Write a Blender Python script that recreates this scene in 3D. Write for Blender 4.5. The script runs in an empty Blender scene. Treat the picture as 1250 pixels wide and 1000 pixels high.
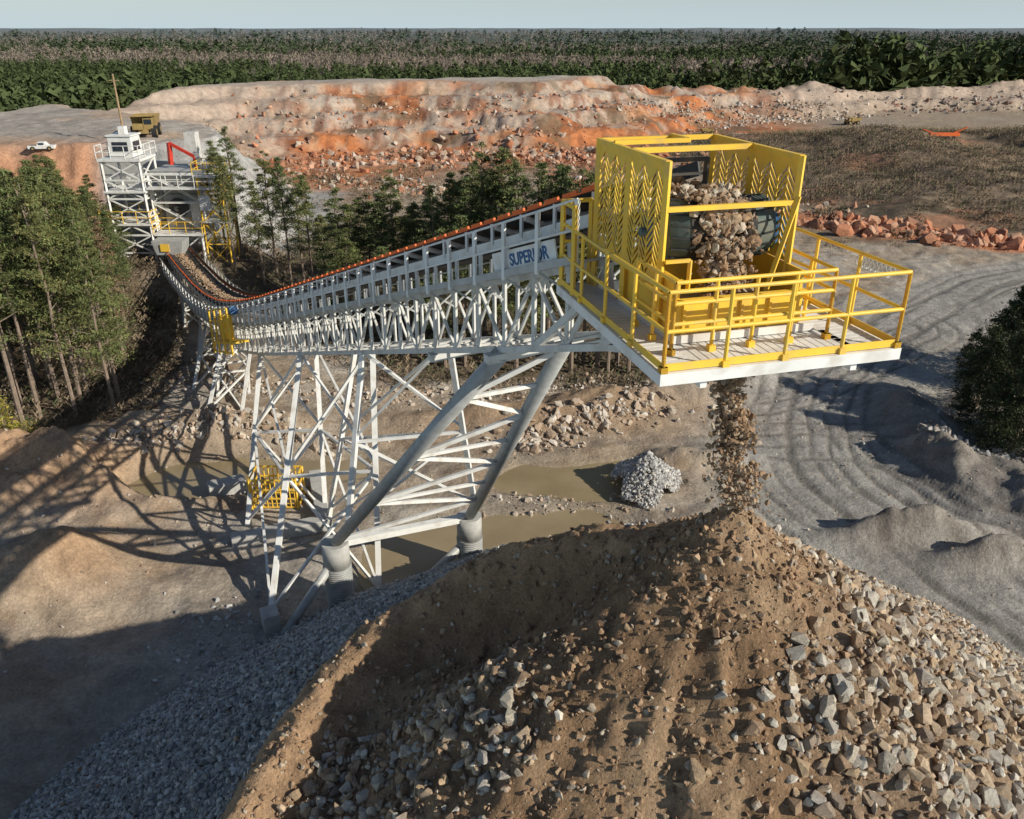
import bpy, bmesh, math, random
import numpy as np
from mathutils import Vector, Matrix
random.seed(7); rng=np.random.default_rng(11)
COL=bpy.context.scene.collection
R=math.radians
F=1000.0; PIT=R(25.08); CP,SP=math.cos(PIT),math.sin(PIT)
def ray(px,py):
    u=(px-625)/F; v=(500-py)/F
    return np.array([u, CP+v*SP, -SP+v*CP])
def gz(px,py,z=-20.0):
    d=ray(px,py); return d*(z/d[2])
def gy(px,py,Y):
    d=ray(px,py); return d*(Y/d[1])
def proj(x,y,z):
    w=y*CP-z*SP
    return 625+F*x/w, 500-F*(y*SP+z*CP)/w, w
# ---------------------------------------------------------------- noise
def h2(i,j,s):
    n=(i*374761393+j*668265263+s*362437)&0xffffffff
    n=((n^(n>>13))*1274126177)&0xffffffff
    n=n^(n>>16)
    return n/4294967295.0
def vn(x,y,s=0):
    xi=np.floor(x).astype(np.int64); yi=np.floor(y).astype(np.int64)
    fx=x-xi; fy=y-yi; fx=fx*fx*(3-2*fx); fy=fy*fy*(3-2*fy)
    a=h2(xi,yi,s);b=h2(xi+1,yi,s);c=h2(xi,yi+1,s);d=h2(xi+1,yi+1,s)
    return (a*(1-fx)+b*fx)*(1-fy)+(c*(1-fx)+d*fx)*fy
def fbm(x,y,s=0,o=4):
    r=0;a=.5;t=0
    for k in range(o):
        r=r+a*vn(x*2**k+17*k,y*2**k+31*k,s+k); t+=a; a*=.5
    return r/t*2-1
def ss(x,a=0.,b=1.):
    t=np.clip((x-a)/(b-a),0,1); return t*t*(3-2*t)
def segd(x,y,pts,closed=False):
    d=np.full(np.shape(x),1e9)
    n=len(pts)
    for k in range(n if closed else n-1):
        ax,ay=pts[k][:2]; bx,by=pts[(k+1)%n][:2]
        vx,vy=bx-ax,by-ay; L=vx*vx+vy*vy+1e-9
        t=np.clip(((x-ax)*vx+(y-ay)*vy)/L,0,1)
        d=np.minimum(d,np.hypot(x-ax-t*vx,y-ay-t*vy))
    return d
def sdp(x,y,pts):
    d=segd(x,y,pts,True); ins=np.zeros(np.shape(x),bool); n=len(pts)
    for k in range(n):
        ax,ay=pts[k][:2]; bx,by=pts[(k+1)%n][:2]
        if ay==by: continue
        c=((ay>y)!=(by>y))&(x<(bx-ax)*(y-ay)/(by-ay)+ax)
        ins^=c
    return np.where(ins,d,-d)
def smooth_line(pts,n=6):
    P=[pts[0]]+list(pts)+[pts[-1]]; out=[]
    for i in range(1,len(P)-2):
        for k in range(n):
            t=k/n; p0,p1,p2,p3=[np.array(P[i+j-1][:2]) for j in range(4)]
            out.append(tuple(.5*((2*p1)+(-p0+p2)*t+(2*p0-5*p1+4*p2-p3)*t*t+(-p0+3*p1-3*p2+p3)*t**3)))
    out.append(tuple(P[-1][:2])); return out
# ---------------------------------------------------------------- materials
def mat(name,col=(.5,.5,.5),attr=False,rough=.8,metal=0.,ns=4.,na=.25,bump=0.,bs=10.,spec=.3,ns2=None,dirt=None):
    m=bpy.data.materials.new(name); m.use_nodes=True; nt=m.node_tree; N=nt.nodes; L=nt.links
    b=N['Principled BSDF']; b.inputs['Roughness'].default_value=rough; b.inputs['Metallic'].default_value=metal
    b.inputs['Specular IOR Level'].default_value=spec
    tc=N.new('ShaderNodeTexCoord')
    if attr:
        a=N.new('ShaderNodeVertexColor'); a.layer_name='Col'; src=a.outputs['Color']
    else:
        a=N.new('ShaderNodeRGB'); a.outputs[0].default_value=(*col,1); src=a.outputs[0]
    def mul(src,scale,amt,det=6):
        n=N.new('ShaderNodeTexNoise'); n.inputs['Scale'].default_value=scale; n.inputs['Detail'].default_value=det; n.inputs['Roughness'].default_value=.65
        L.new(tc.outputs['Object'],n.inputs['Vector'])
        mr=N.new('ShaderNodeMapRange'); mr.inputs[1].default_value=.3; mr.inputs[2].default_value=.7; mr.inputs[3].default_value=1-amt; mr.inputs[4].default_value=1+amt
        L.new(n.outputs['Fac'],mr.inputs[0])
        x=N.new('ShaderNodeVectorMath'); x.operation='SCALE'; L.new(src,x.inputs[0]); L.new(mr.outputs[0],x.inputs['Scale'])
        return x.outputs[0]
    src=mul(src,ns,na)
    if ns2: src=mul(src,ns2,na)
    if dirt:
        n=N.new('ShaderNodeTexNoise'); n.inputs['Scale'].default_value=dirt[1]; n.inputs['Detail'].default_value=8
        L.new(tc.outputs['Object'],n.inputs['Vector'])
        cr=N.new('ShaderNodeMapRange'); cr.inputs[1].default_value=.5; cr.inputs[2].default_value=.72; cr.inputs[3].default_value=0; cr.inputs[4].default_value=dirt[2]
        L.new(n.outputs['Fac'],cr.inputs[0])
        mx=N.new('ShaderNodeMixRGB'); L.new(cr.outputs[0],mx.inputs[0]); L.new(src,mx.inputs[1]); mx.inputs[2].default_value=(*dirt[0],1); src=mx.outputs[0]
    L.new(src,b.inputs['Base Color'])
    if bump:
        n=N.new('ShaderNodeTexNoise'); n.inputs['Scale'].default_value=bs; n.inputs['Detail'].default_value=8; n.inputs['Roughness'].default_value=.7
        L.new(tc.outputs['Object'],n.inputs['Vector'])
        bp=N.new('ShaderNodeBump'); bp.inputs['Strength'].default_value=1; bp.inputs['Distance'].default_value=bump
        L.new(n.outputs['Fac'],bp.inputs['Height']); L.new(bp.outputs[0],b.inputs['Normal'])
    return m
M={}
M['ground']=mat('packed_earth',attr=True,rough=.95,ns=1.1,na=.27,ns2=9,bump=.13,bs=3.2,spec=.1)
M['pile']=mat('stockpile_dirt',attr=True,rough=.95,ns=2.2,na=.28,ns2=22,bump=.09,bs=9,spec=.1)
M['rock']=mat('broken_rock',attr=True,rough=.85,ns=7,na=.32,spec=.2,bump=.03,bs=20)
M['steel']=mat('painted_steel',(.62,.61,.57),rough=.5,ns=3,na=.10,dirt=((.34,.30,.25),2.2,.55))
M['galv']=mat('galvanised_steel',(.42,.425,.41),rough=.5,metal=.1,ns=3,na=.15,dirt=((.28,.25,.2),2.5,.5))
M['white']=mat('white_paint',(.76,.75,.71),rough=.5,ns=2,na=.07,dirt=((.45,.38,.3),2.5,.5))
M['yellow']=mat('yellow_paint',(.86,.54,.06),rough=.45,ns=2,na=.08,dirt=((.5,.36,.16),3.,.45))
M['dull']=mat('dusty_yellow_paint',(.30,.21,.08),rough=.7,ns=2,na=.2)
M['belt']=mat('belt_rubber',(.035,.033,.032),rough=.75,ns=3,na=.3,dirt=((.16,.11,.07),1.8,.8))
M['rubber']=mat('rubber',(.03,.03,.03),rough=.8)
M['lag']=mat('drum_lagging',(.09,.12,.11),rough=.6,dirt=((.2,.16,.11),4,.6))
M['orange']=mat('orange_guard',(.78,.15,.03),rough=.6,ns=2,na=.2)
M['red']=mat('red_paint',(.55,.05,.03),rough=.5)
M['blue']=mat('blue_paint',(.035,.11,.25),rough=.5)
M['conc']=mat('concrete',(.44,.43,.40),rough=.9,ns=3,na=.2,bump=.01,bs=20)
M['glass']=mat('dark_glass',(.03,.04,.05),rough=.1,spec=.6)
M['dark']=mat('dark_steel',(.06,.06,.06),rough=.6,dirt=((.2,.15,.1),3,.6))
M['wood']=mat('pole_wood',(.36,.25,.14),rough=.9)
M['bark']=mat('pine_bark',(.25,.19,.145),rough=.95,ns=6,na=.35,bump=.02,bs=20)
M['tyre']=mat('tyre',(.025,.025,.025),rough=.9)
M['leaf']=mat('pine_needles',attr=True,rough=.7,ns=1.5,na=.3,spec=.2)
M['far']=mat('distant_wood',attr=True,rough=.9,ns=.05,na=.25,spec=.05)
w=bpy.data.materials.new('muddy_water'); w.use_nodes=True; b=w.node_tree.nodes['Principled BSDF']
nt=w.node_tree; b.inputs['Roughness'].default_value=.14; b.inputs['Specular IOR Level'].default_value=.4
n=nt.nodes.new('ShaderNodeTexNoise'); n.inputs['Scale'].default_value=.35; n.inputs['Detail'].default_value=4
cr=nt.nodes.new('ShaderNodeValToRGB'); cr.color_ramp.elements[0].position=.35; cr.color_ramp.elements[0].color=(.27,.205,.115,1); cr.color_ramp.elements[1].position=.7; cr.color_ramp.elements[1].color=(.35,.275,.165,1)
tc=nt.nodes.new('ShaderNodeTexCoord'); nt.links.new(tc.outputs['Object'],n.inputs['Vector']); nt.links.new(n.outputs['Fac'],cr.inputs[0]); nt.links.new(cr.outputs[0],b.inputs['Base Color'])
n2=nt.nodes.new('ShaderNodeTexNoise'); n2.inputs['Scale'].default_value=3; nt.links.new(tc.outputs['Object'],n2.inputs['Vector'])
bp=nt.nodes.new('ShaderNodeBump'); bp.inputs['Distance'].default_value=.01; nt.links.new(n2.outputs['Fac'],bp.inputs['Height']); nt.links.new(bp.outputs[0],b.inputs['Normal'])
M['water']=w
# ---------------------------------------------------------------- mesh helpers
def tag(o,label=None,cat=None,group=None,kind=None):
    if label: o['label']=label
    if cat: o['category']=cat
    if group: o['group']=group
    if kind: o['kind']=kind
    return o
def empty(name,loc,label,cat,group=None,rz=0):
    o=bpy.data.objects.new(name,None); COL.objects.link(o); o.location=loc; o.rotation_euler.z=rz; o.empty_display_size=.3
    return tag(o,label,cat,group)
def link(name,me,parent=None,worldspace=True):
    o=bpy.data.objects.new(name,me); COL.objects.link(o)
    if parent:
        o.parent=parent
        if worldspace:
            m=Matrix.Identity(4); q=parent; chain=[]
            while q: chain.append(q); q=q.parent
            for q in reversed(chain):
                m=m@q.matrix_basis
            o.matrix_basis=m.inverted()
    return o
def np_mesh(name,V,Fc,mat,col=None,smooth=False):
    V=np.asarray(V,dtype=np.float32); Fc=np.asarray(Fc,dtype=np.int32)
    me=bpy.data.meshes.new(name); nv=len(V); nf,k=Fc.shape
    me.vertices.add(nv); me.vertices.foreach_set('co',V.ravel())
    me.loops.add(nf*k); me.loops.foreach_set('vertex_index',Fc.ravel())
    me.polygons.add(nf); me.polygons.foreach_set('loop_start',np.arange(0,nf*k,k,dtype=np.int32))
    try: me.polygons.foreach_set('loop_total',np.full(nf,k,dtype=np.int32))
    except Exception: pass
    me.polygons.foreach_set('use_smooth',np.full(nf,smooth,dtype=bool))
    if col is not None:
        a=me.color_attributes.new('Col','FLOAT_COLOR','POINT')
        c=np.ones((nv,4),dtype=np.float32); c[:,:3]=np.clip(col,0,1); a.data.foreach_set('color',c.ravel())
    me.materials.append(mat); me.update(calc_edges=True); me.validate()
    return me
class MB:
    def __init__(s): s.v=[]; s.f=[]
    def add(s,vs,fs):
        o=len(s.v); s.v+=[tuple(map(float,p)) for p in vs]; s.f+=[tuple(i+o for i in f) for f in fs]; return s
    def hexa(s,p):
        return s.add(p,[(3,2,1,0),(4,5,6,7),(0,1,5,4),(1,2,6,5),(2,3,7,6),(3,0,4,7)])
    def box(s,x0,x1,y0,y1,z0,z1,f=None):
        p=[(x0,y0,z0),(x1,y0,z0),(x1,y1,z0),(x0,y1,z0),(x0,y0,z1),(x1,y0,z1),(x1,y1,z1),(x0,y1,z1)]
        if f: p=[f(*q) for q in p]
        return s.hexa(p)
    def bar(s,p,q,a=.08,b=None,up=(0,0,1)):
        b=b or a; p=Vector(p); q=Vector(q); d=(q-p)
        if d.length<1e-5: return s
        d.normalize(); u=Vector(up)
        if abs(d.dot(u))>.97: u=Vector((.6,.8,0))
        x=d.cross(u).normalized()*(a/2); y=x.normalized().cross(d).normalized()*(b/2)
        return s.hexa([p-x-y,p+x-y,p+x+y,p-x+y,q-x-y,q+x-y,q+x+y,q-x+y])
    def tube(s,p,q,r=.03,r2=None,n=8):
        r2=r if r2 is None else r2; p=Vector(p); q=Vector(q); d=(q-p).normalized(); u=Vector((0,0,1))
        if abs(d.dot(u))>.97: u=Vector((1,0,0))
        x=d.cross(u).normalized(); y=d.cross(x).normalized(); vs=[]
        for c,rr in ((p,r),(q,r2)):
            for k in range(n):
                a=2*math.pi*k/n; vs.append(c+(x*math.cos(a)+y*math.sin(a))*rr)
        fs=[(k,(k+1)%n,n+(k+1)%n,n+k) for k in range(n)]+[tuple(range(n))[::-1],tuple(range(n,2*n))]
        return s.add(vs,fs)
    def path(s,pts,r=.03,n=6):
        for i in range(len(pts)-1): s.tube(pts[i],pts[i+1],r,n=n)
        return s
    def build(s,name,m,parent=None,smooth=False,world=True):
        me=bpy.data.meshes.new(name); me.from_pydata(s.v,[],s.f); me.materials.append(m)
        if smooth: me.polygons.foreach_set('use_smooth',[len(f)==4 for f in s.f])
        me.update(); return link(name,me,parent,world)
# ---------------------------------------------------------------- terrain
BENCH=[(-500,64),(-60,73),(-29,75),(-24,79),(-22,90),(-28,112),(-42,140),(-15,152),(8,147),(28,160),(50,195),(110,225),(500,240),(500,1500),(-800,1500)]
PONDS=[[(440,735),(440,668),(520,640),(610,626),(720,620),(770,640),(700,668),(600,700),(540,728)],
       [(592,588),(635,566),(700,566),(770,560),(792,590),(760,612),(690,610),(612,603)],
       [(140,594),(200,568),(290,556),(375,562),(450,556),(455,584),(330,602),(200,612)]]
PONDW=[[tuple(gz(px,py,-20.2)[:2]) for px,py in p] for p in PONDS]
SCRUB=[tuple(gz(*p)[:2]) for p in [(790,172),(900,163),(1250,158),(1500,160),(1500,300),(1250,292),(1130,300),(1010,302),(960,250),(860,215)]]
ROAD=[tuple(gz(*p)[:2]) for p in [(1500,320),(1250,318),(1130,345),(1010,400),(930,455),(900,500),(890,560),(900,620),(1000,700),(1250,860),(1700,900),(1700,600),(1180,560),(1130,500),(1150,430),(1250,365),(1500,345)]]
TRK=[smooth_line([gz(*p)[:2] for p in L]) for L in ([(1500,325),(1240,332),(1120,370),(1010,430),(960,500),(975,570),(1060,650),(1200,760),(1400,900)],[(1500,335),(1250,345),(1150,390),(1080,450),(1060,510),(1120,580),(1250,640),(1500,720)],[(700,480),(800,478),(900,470),(1000,440),(1100,400)],[(940,560),(1040,560),(1140,600),(1300,700)])]
FOREST_L=[(-60,36),(-27.5,38.5),(-21.5,41),(-22.5,50),(-27,60),(-33,70),(-100,66)]
FOREST_M=[tuple(gz(*p)[:2]) for p in [(240,330),(420,300),(760,300),(800,440),(790,462),(600,468),(520,465),(420,430),(300,385),(260,370)]]
RT=[-.9,-.59,-.49,-.36,-.23,0,.2,.35,.7]; RY=[108,118,134,170,188,200,212,228,250]
def ydrop(x,y): return np.interp(x/np.maximum(y,1),RT,RY)
MOUNDS=[(-22.5,33.5,5.5,3.0,2.6),(-17.4,27.0,1.9,1.7,1.7),(-20.0,25.6,2.5,2.0,1.7),(-18.3,39.5,4.5,1.6,1.3),(-12.5,40.2,3.5,1.1,.8),
        (1.2,41.0,5.5,1.0,1.3),(5.5,43.0,3.5,1.2,1.4),(1.0,34.8,3.0,.8,.9),(10.5,44.5,3.2,1.0,1.2),(9.5,36.5,2.4,.9,.7),(17.2,29.8,2.6,.55,1.7),(19.8,28.0,1.8,.6,1.2),(21.5,36,1.3,3.6,1.5),(22.5,42,1.4,3,1.4),(14,47,4,1.0,.9),(24,32,1.5,4,1.3)]
def tracks(x,y):
    v=np.zeros(np.shape(x)); wx=x+.6*fbm(x/5,y/5,61,3); wy=y+.6*fbm(x/5,y/5,62,3)
    for i,L in enumerate(TRK):
        d=segd(wx,wy,L); q=np.abs(np.mod(d+.4,1.05+.12*i)-.5)
        gate=ss(fbm(x/7,y/7,64+i,3)+.2*np.cos(np.floor((d+.4)/(1.05+.12*i))*2.3),-.25,.1)
        v=np.maximum(v,ss(.2-q,0,.15)*ss(5.4-d,0,1.5)*gate)
    return v
def T(x,y):
    x=np.asarray(x,float); y=np.asarray(y,float)
    near=ss(150-y,0,60); s=sdp(x,y,ROAD); rm=ss(s,-1,1.5)
    z=-20+.25*fbm(x/7,y/7,3)+.26*fbm(x/1.6,y/1.6,9)*near*(1-.75*rm)
    sd=sdp(x,y,BENCH)+4.5*fbm(x/14,y/14,21)*ss(y,80,110)+1.2*fbm(x/3,y/3,25)
    W=9+24*ss(y,92,140)
    k=np.clip(sd/W,0,1); big=ss(y,95,130)
    kk=k+.06*fbm(x/6,y/6,26)*big*(k>0)*(k<1)
    kk=np.clip(kk,0,1); n_=4.; fl=np.floor(kk*n_); fr=kk*n_-fl; ter=(fl+ss(fr,.35,.8))/n_
    st=k*(1-.75*big)+ter*.75*big
    z=z+9.6*st+big*(k>0)*((1-k)*(k)*4*(1.0*fbm(x/8,y/8,27,5)+.9*np.abs(fbm(x/2.5,y/5,28,4)))+.3*fbm(x/5,y/5,29))
    yd=ydrop(x,y)
    z=z-11.5*ss(y,yd,yd+22)*k
    far=ss(y,400,1500); z=z+far*(9*fbm(x/500,y/400,31,3)-1)
    z=z+2.2*ss(9-np.hypot((x+30)/1.3,(y-70)),0,4)*(1-np.clip(k,0,1))
    s=sdp(x,y,SCRUB); z=z+ss(s,0,25)*(2.0+1.6*fbm(x/16,y/16,41)+.8*fbm(x/4,y/4,43))*np.clip((x-15)/40,.2,1.3)
    for (mx,my,rx,ry,h) in MOUNDS:
        q=((x-mx)/rx)**2+((y-my)/ry)**2
        z=z+h*np.exp(-q*.9)*(1+.4*fbm(x/1.2,y/1.2,int(abs(mx)*7)))
    for p in PONDW:
        s=sdp(x,y,p)+.45*fbm(x/1.5,y/1.5,51); z=np.where(s>-1.2,z*(1-ss(s,-1.2,.0))+ss(s,-1.2,.0)*(-20.15-.35*ss(s,-.2,.8)),z)
    z=z+rm*(-.07*tracks(x,y)+.04*fbm(x/.6,y/.9,63))
    return z
def mixc(c,col,m):
    m=np.clip(m,0,1)[:,None]; return c*(1-m)+np.array(col)[None]*m
def Tcol(x,y,z):
    n1=fbm(x/5,y/5,71)*.5+.5; n2=fbm(x/1.3,y/1.3,73)*.5+.5; n3=fbm(x/20,y/20,75)*.5+.5
    c=np.tile(np.array([.38,.30,.22]),(len(x),1))
    c=mixc(c,(.46,.41,.345),ss(n1,.4,.7)*.8); c=mixc(c,(.27,.19,.125),ss(n2,.5,.72)*.65)
    c=mixc(c,(.36,.34,.31),ss(n3,.5,.8)*.7)
    c=mixc(c,(.27,.23,.19),ss(fbm(x/3,y/1.5,74),.08,.35)*.5)
    s=sdp(x,y,ROAD); m=ss(s,-2.5,1.5); c=mixc(c,(.41,.385,.34),m)
    c=mixc(c,(.49,.46,.42),m*ss(fbm(x/4,y/8,77),.1,.5)*.6); c=mixc(c,(.26,.235,.205),m*ss(fbm(x/2.5,y/4,78),.12,.4)*.6)
    d0=np.minimum(segd(x,y,TRK[0]),segd(x,y,TRK[1])); c=mixc(c,(.29,.265,.235),m*ss(3.4-d0,0,2.5)*.6)
    tr=tracks(x,y); c=mixc(c,(.16,.145,.125),m*tr*.8)
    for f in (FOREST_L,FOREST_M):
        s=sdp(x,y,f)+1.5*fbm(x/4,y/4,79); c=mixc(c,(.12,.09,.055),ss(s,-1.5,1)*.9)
    for (mx,my,rx,ry,h) in MOUNDS[:1]:
        q=((x-mx)/rx)**2+((y-my)/ry)**2; c=mixc(c,(.42,.27,.165),np.exp(-q*.7)*1.2)
    q=((x-MOUNDS[1][0])/2.2)**2+((y-MOUNDS[1][1])/2.2)**2; c=mixc(c,(.42,.27,.16),np.exp(-q))
    for (mx,my,rx,ry,h) in MOUNDS[10:14]+MOUNDS[15:]:
        q=((x-mx)/rx)**2+((y-my)/ry)**2; c=mixc(c,(.22,.19,.16),np.exp(-q*.6)*.8)
    for (mx,my,rx,ry,h) in MOUNDS[5:8]:
        q=((x-mx)/rx)**2+((y-my)/ry)**2; c=mixc(c,(.33,.225,.14),np.exp(-q*.4)*.9)
    m=ss(y,75,95)*ss(n1,.3,.6); c=mixc(c,(.33,.25,.18),m*.8)
    sd=sdp(x,y,BENCH)+4.5*fbm(x/14,y/14,21)*ss(y,80,110)
    W=9+24*ss(y,92,140); k=sd/W
    org=ss(x,-60,-33)*ss(75-x,0,25)*ss(y,100,125)
    face=ss(k,-.95,-.25)*ss(1.15-k,0,.3)
    c=mixc(c,(.46,.36,.285),ss(k,0,.3)*.9)
    c=mixc(c,(.49,.185,.075),org*face*ss(fbm(x/11,y/7,81,5)+(.7-k)*.7,.0,.35))
    c=mixc(c,(.53,.34,.21),org*face*ss(fbm(x/2.5,y/2.5,83,5),.05,.3)*.6)
    c=mixc(c,(.42,.36,.30),org*face*ss(fbm(x/5,y/2.,86,5),.12,.35)*.7)
    c=mixc(c,(.22,.085,.045),org*face*ss(fbm(x/1.6,y/4,84,4),.05,.3)*.7)
    c=mixc(c,(.17,.12,.075),org*ss(fbm(x/7,y/5,85,5),.2,.38)*face*.8)
    fl=ss(k,.9,1.2); c=mixc(c,(.44,.385,.325),fl); c=mixc(c,(.35,.31,.27),fl*ss(fbm(x/12,y/20,87),0,.4)); c=mixc(c,(.48,.33,.22),fl*ss(fbm(x/25,y/9,89),.15,.4)*.6)
    c=mixc(c,(.47,.22,.11),ss(-33-x,0,8)*ss(k,-.2,.3)*ss(1.5-k,0,.7)*.8*ss(95-y,0,8))
    g=ss(20-np.hypot(x+22,(y-88)/1.3),0,4)*ss(k,-.5,-.1)*ss(1.15-k,0,.2); c=mixc(c,(.41,.395,.37),g); c=mixc(c,(.30,.28,.26),g*ss(fbm(x/2,y/2,88),0,.4)*.6)
    s=sdp(x,y,SCRUB)+5*fbm(x/10,y/10,91); m=ss(s,-1,3)
    c=mixc(c,(.20,.145,.10),m); c=mixc(c,(.28,.21,.145),m*ss(n2,.4,.7)*.8); c=mixc(c,(.36,.17,.10),m*ss(fbm(x/13,y/7,93,5),.22,.36)*.6); c=mixc(c,(.10,.08,.055),m*ss(fbm(x/6,y/6,95,5),.1,.3)*.85)
    q=segd(x,y,[tuple(gz(*p)[:2]) for p in [(690,215),(760,245),(960,262),(1080,282),(1230,298)]])
    c=mixc(c,(.50,.20,.095),ss(4.0+2.5*fbm(x/5,y/5,97)-q,0,2.5)*.9)
    yd=ydrop(x,y)
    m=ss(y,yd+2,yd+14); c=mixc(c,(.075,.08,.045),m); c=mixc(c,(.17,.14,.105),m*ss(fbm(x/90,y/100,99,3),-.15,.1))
    m=ss(y,700,1600); c=mixc(c,(.11,.125,.105),m); c=mixc(c,(.19,.21,.215),ss(y,1500,3500))  # farthest land blends to pale blue-grey, distance haze painted into its colour
    c=mixc(c,(.30,.24,.165),sum(np.exp(-np.maximum(0,-sdp(x,y,p))*1.6) for p in PONDW)*.5)
    return c
ys=[-6.0]
while ys[-1]<9000:
    y=ys[-1]; ys.append(y+(.15 if y<48 else .15+(y-48)*.0070))
YS=np.array(ys); NU=640; US=np.linspace(-1,1,NU); print('rows',len(YS))
YY=np.repeat(YS[:,None],NU,1); XX=US[None,:]*(20+.78*np.maximum(YY,0))
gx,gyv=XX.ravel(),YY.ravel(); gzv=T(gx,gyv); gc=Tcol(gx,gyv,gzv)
nr=len(YS); idx=np.arange(nr*NU).reshape(nr,NU)
quads=np.stack([idx[:-1,:-1],idx[:-1,1:],idx[1:,1:],idx[1:,:-1]],-1).reshape(-1,4)
V=np.stack([gx,gyv,gzv],-1)
cx=V[quads].mean(1); rs=sdp(cx[:,0],cx[:,1],ROAD)>0
sdb=sdp(cx[:,0],cx[:,1],BENCH); hillm=(sdb>0)&~rs
def sub(name,mask):
    q=quads[mask]; u,inv=np.unique(q,return_inverse=True)
    me=np_mesh(name,V[u],inv.reshape(-1,4),M['ground'],gc[u],True); o=link(name,me); o['kind']='structure'; return o
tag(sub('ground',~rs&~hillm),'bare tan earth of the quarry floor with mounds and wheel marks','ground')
tag(sub('haul_road',rs),'pale grey haul road with curving wheel tracks at right','road')
tag(sub('quarry_face',hillm),'orange and tan quarry wall rising to the upper bench and land beyond','hill')
for i,p in enumerate(PONDW):
    c=np.mean(p,0); pts=[tuple(c+(np.array(q)-c)*1.12) for q in p]
    me=bpy.data.meshes.new('pond'); me.from_pydata([(a,b,-20.24) for a,b in pts],[],[tuple(range(len(pts)))]); me.materials.append(M['water']); me.update()
    if me.polygons[0].normal.z<0: me.flip_normals()
    o=link('pond',me); tag(o,['muddy brown pond around the corrugated footings','small muddy pond beside the pale gravel heap','shallow brown pond behind the yellow cage'][i],'pond',kind='structure')
# ---------------------------------------------------------------- stockpile
PK=(3.55,11.25,-6.85)
CREST=smooth_line([(-9.3,4),(-6.4,8),(-4.7,10.2),(-3.7,12.4),(-2.4,13.6),(-.5,13.8),(1.4,13.0),(3.0,11.9)],3)
def P(x,y):
    x=np.asarray(x,float); y=np.asarray(y,float)
    dx=x-PK[0]; dy=y-PK[1]; r=np.sqrt(dx*dx+dy*dy+.02); th=np.arctan2(dy,dx)
    sl=.715+.03*np.sin(3*th+1)
    z=PK[2]+.1-sl*r-.42*(1-np.exp(-r/.7))
    cd=segd(x,y,CREST)+.25*fbm(x,y,99)
    z+=1.0*np.exp(-(cd/.75)**2)*ss(r,.9,3.2)
    z-=.9*np.exp(-(((x+.1)/2.1)**2+((y-12.0)/1.1)**2))
    z-=.45*np.exp(-(((x+2.8)/1.8)**2+((y-10.0)/2.2)**2))
    z+=.14*fbm(x*.9,y*.9,101)*ss(r,0,2)+.10*fbm(x*3.5,y*3.5,103)+.26*fbm(th*5,r*.25,105,3)*ss(r,.4,3)+.05*fbm(x*9,y*9,106,2)
    return z
xs=np.arange(-19,20,.075); ys=np.arange(-4,27,.075)
X2,Y2=np.meshgrid(xs,ys); pz=P(X2.ravel(),Y2.ravel()); tz=T(X2.ravel(),Y2.ravel())
keep=(pz>tz-.25).reshape(X2.shape)
SIDE=list(CREST)+[(6,40),(-40,40),(-40,4)]
def side(x,y): return sdp(x,y,SIDE)
def Pcol(x,y):
    c=np.tile(np.array([.30,.19,.11]),(len(x),1))
    n=fbm(x,y,111)*.5+.5; c=mixc(c,(.38,.26,.16),ss(n,.45,.75)); c=mixc(c,(.19,.12,.07),ss(fbm(x*2,y*2,113),.1,.5)*.6)
    s=side(x,y); c=mixc(c,(.27,.255,.235),ss(s,.35,1.0))
    c=mixc(c,(.46,.30,.18),np.exp(-(segd(x,y,CREST)/.6)**2)*.9)
    dx=x-PK[0]; th=np.arctan2(y-PK[1],dx); r=np.hypot(dx,y-PK[1])
    c=mixc(c,(.30,.215,.145),ss(th,-1.5,-1.2)*ss(1.2-th,0,.3)*ss(r,1.2,2.5)*.8)
    return c
pc=Pcol(X2.ravel(),Y2.ravel()); ny,nx=X2.shape; id2=np.arange(ny*nx).reshape(ny,nx)
q=np.stack([id2[:-1,:-1],id2[:-1,1:],id2[1:,1:],id2[1:,:-1]],-1)
km=keep[:-1,:-1]|keep[:-1,1:]|keep[1:,1:]|keep[1:,:-1]
q=q[km]; u,inv=np.unique(q,return_inverse=True); V2=np.stack([X2.ravel(),Y2.ravel(),pz],-1)
o=link('stockpile',np_mesh('stockpile',V2[u],inv.reshape(-1,4),M['pile'],pc[u],True))
tag(o,'tall cone of brown dirt and broken rock under the conveyor head','dirt pile',kind='structure')
# ---------------------------------------------------------------- rocks
def hull(seed,npts=16):
    rd=random.Random(seed); bm=bmesh.new()
    sc=(1,rd.uniform(.5,.95),rd.uniform(.35,.8))
    for k in range(npts):
        v=Vector((rd.gauss(0,1),rd.gauss(0,1),rd.gauss(0,1))); m=max(abs(v.x),abs(v.y),abs(v.z)); v=v/(m*.35+v.length*.65)*rd.uniform(.8,1.12)
        bm.verts.new((v.x*sc[0]*.55,v.y*sc[1]*.55,v.z*sc[2]*.55))
    r=bmesh.ops.convex_hull(bm,input=bm.verts)
    dead=[g for g in r['geom_interior'] if isinstance(g,bmesh.types.BMVert)]
    bmesh.ops.delete(bm,geom=dead,context='VERTS'); bmesh.ops.triangulate(bm,faces=bm.faces)
    bm.verts.ensure_lookup_table(); bm.verts.index_update()
    v=np.array([q.co[:] for q in bm.verts]); f=np.array([[q.index for q in fc.verts] for fc in bm.faces]); bm.free()
    return v,f
HULLS=[hull(s) for s in range(24)]
def rotm(n):
    q=rng.normal(size=(n,4)); q/=np.linalg.norm(q,axis=1)[:,None]; a,b,c,d=q.T
    return np.stack([1-2*(c*c+d*d),2*(b*c-a*d),2*(b*d+a*c),2*(b*c+a*d),1-2*(b*b+d*d),2*(c*d-a*b),2*(b*d-a*c),2*(c*d+a*b),1-2*(b*b+c*c)],-1).reshape(n,3,3)
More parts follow.
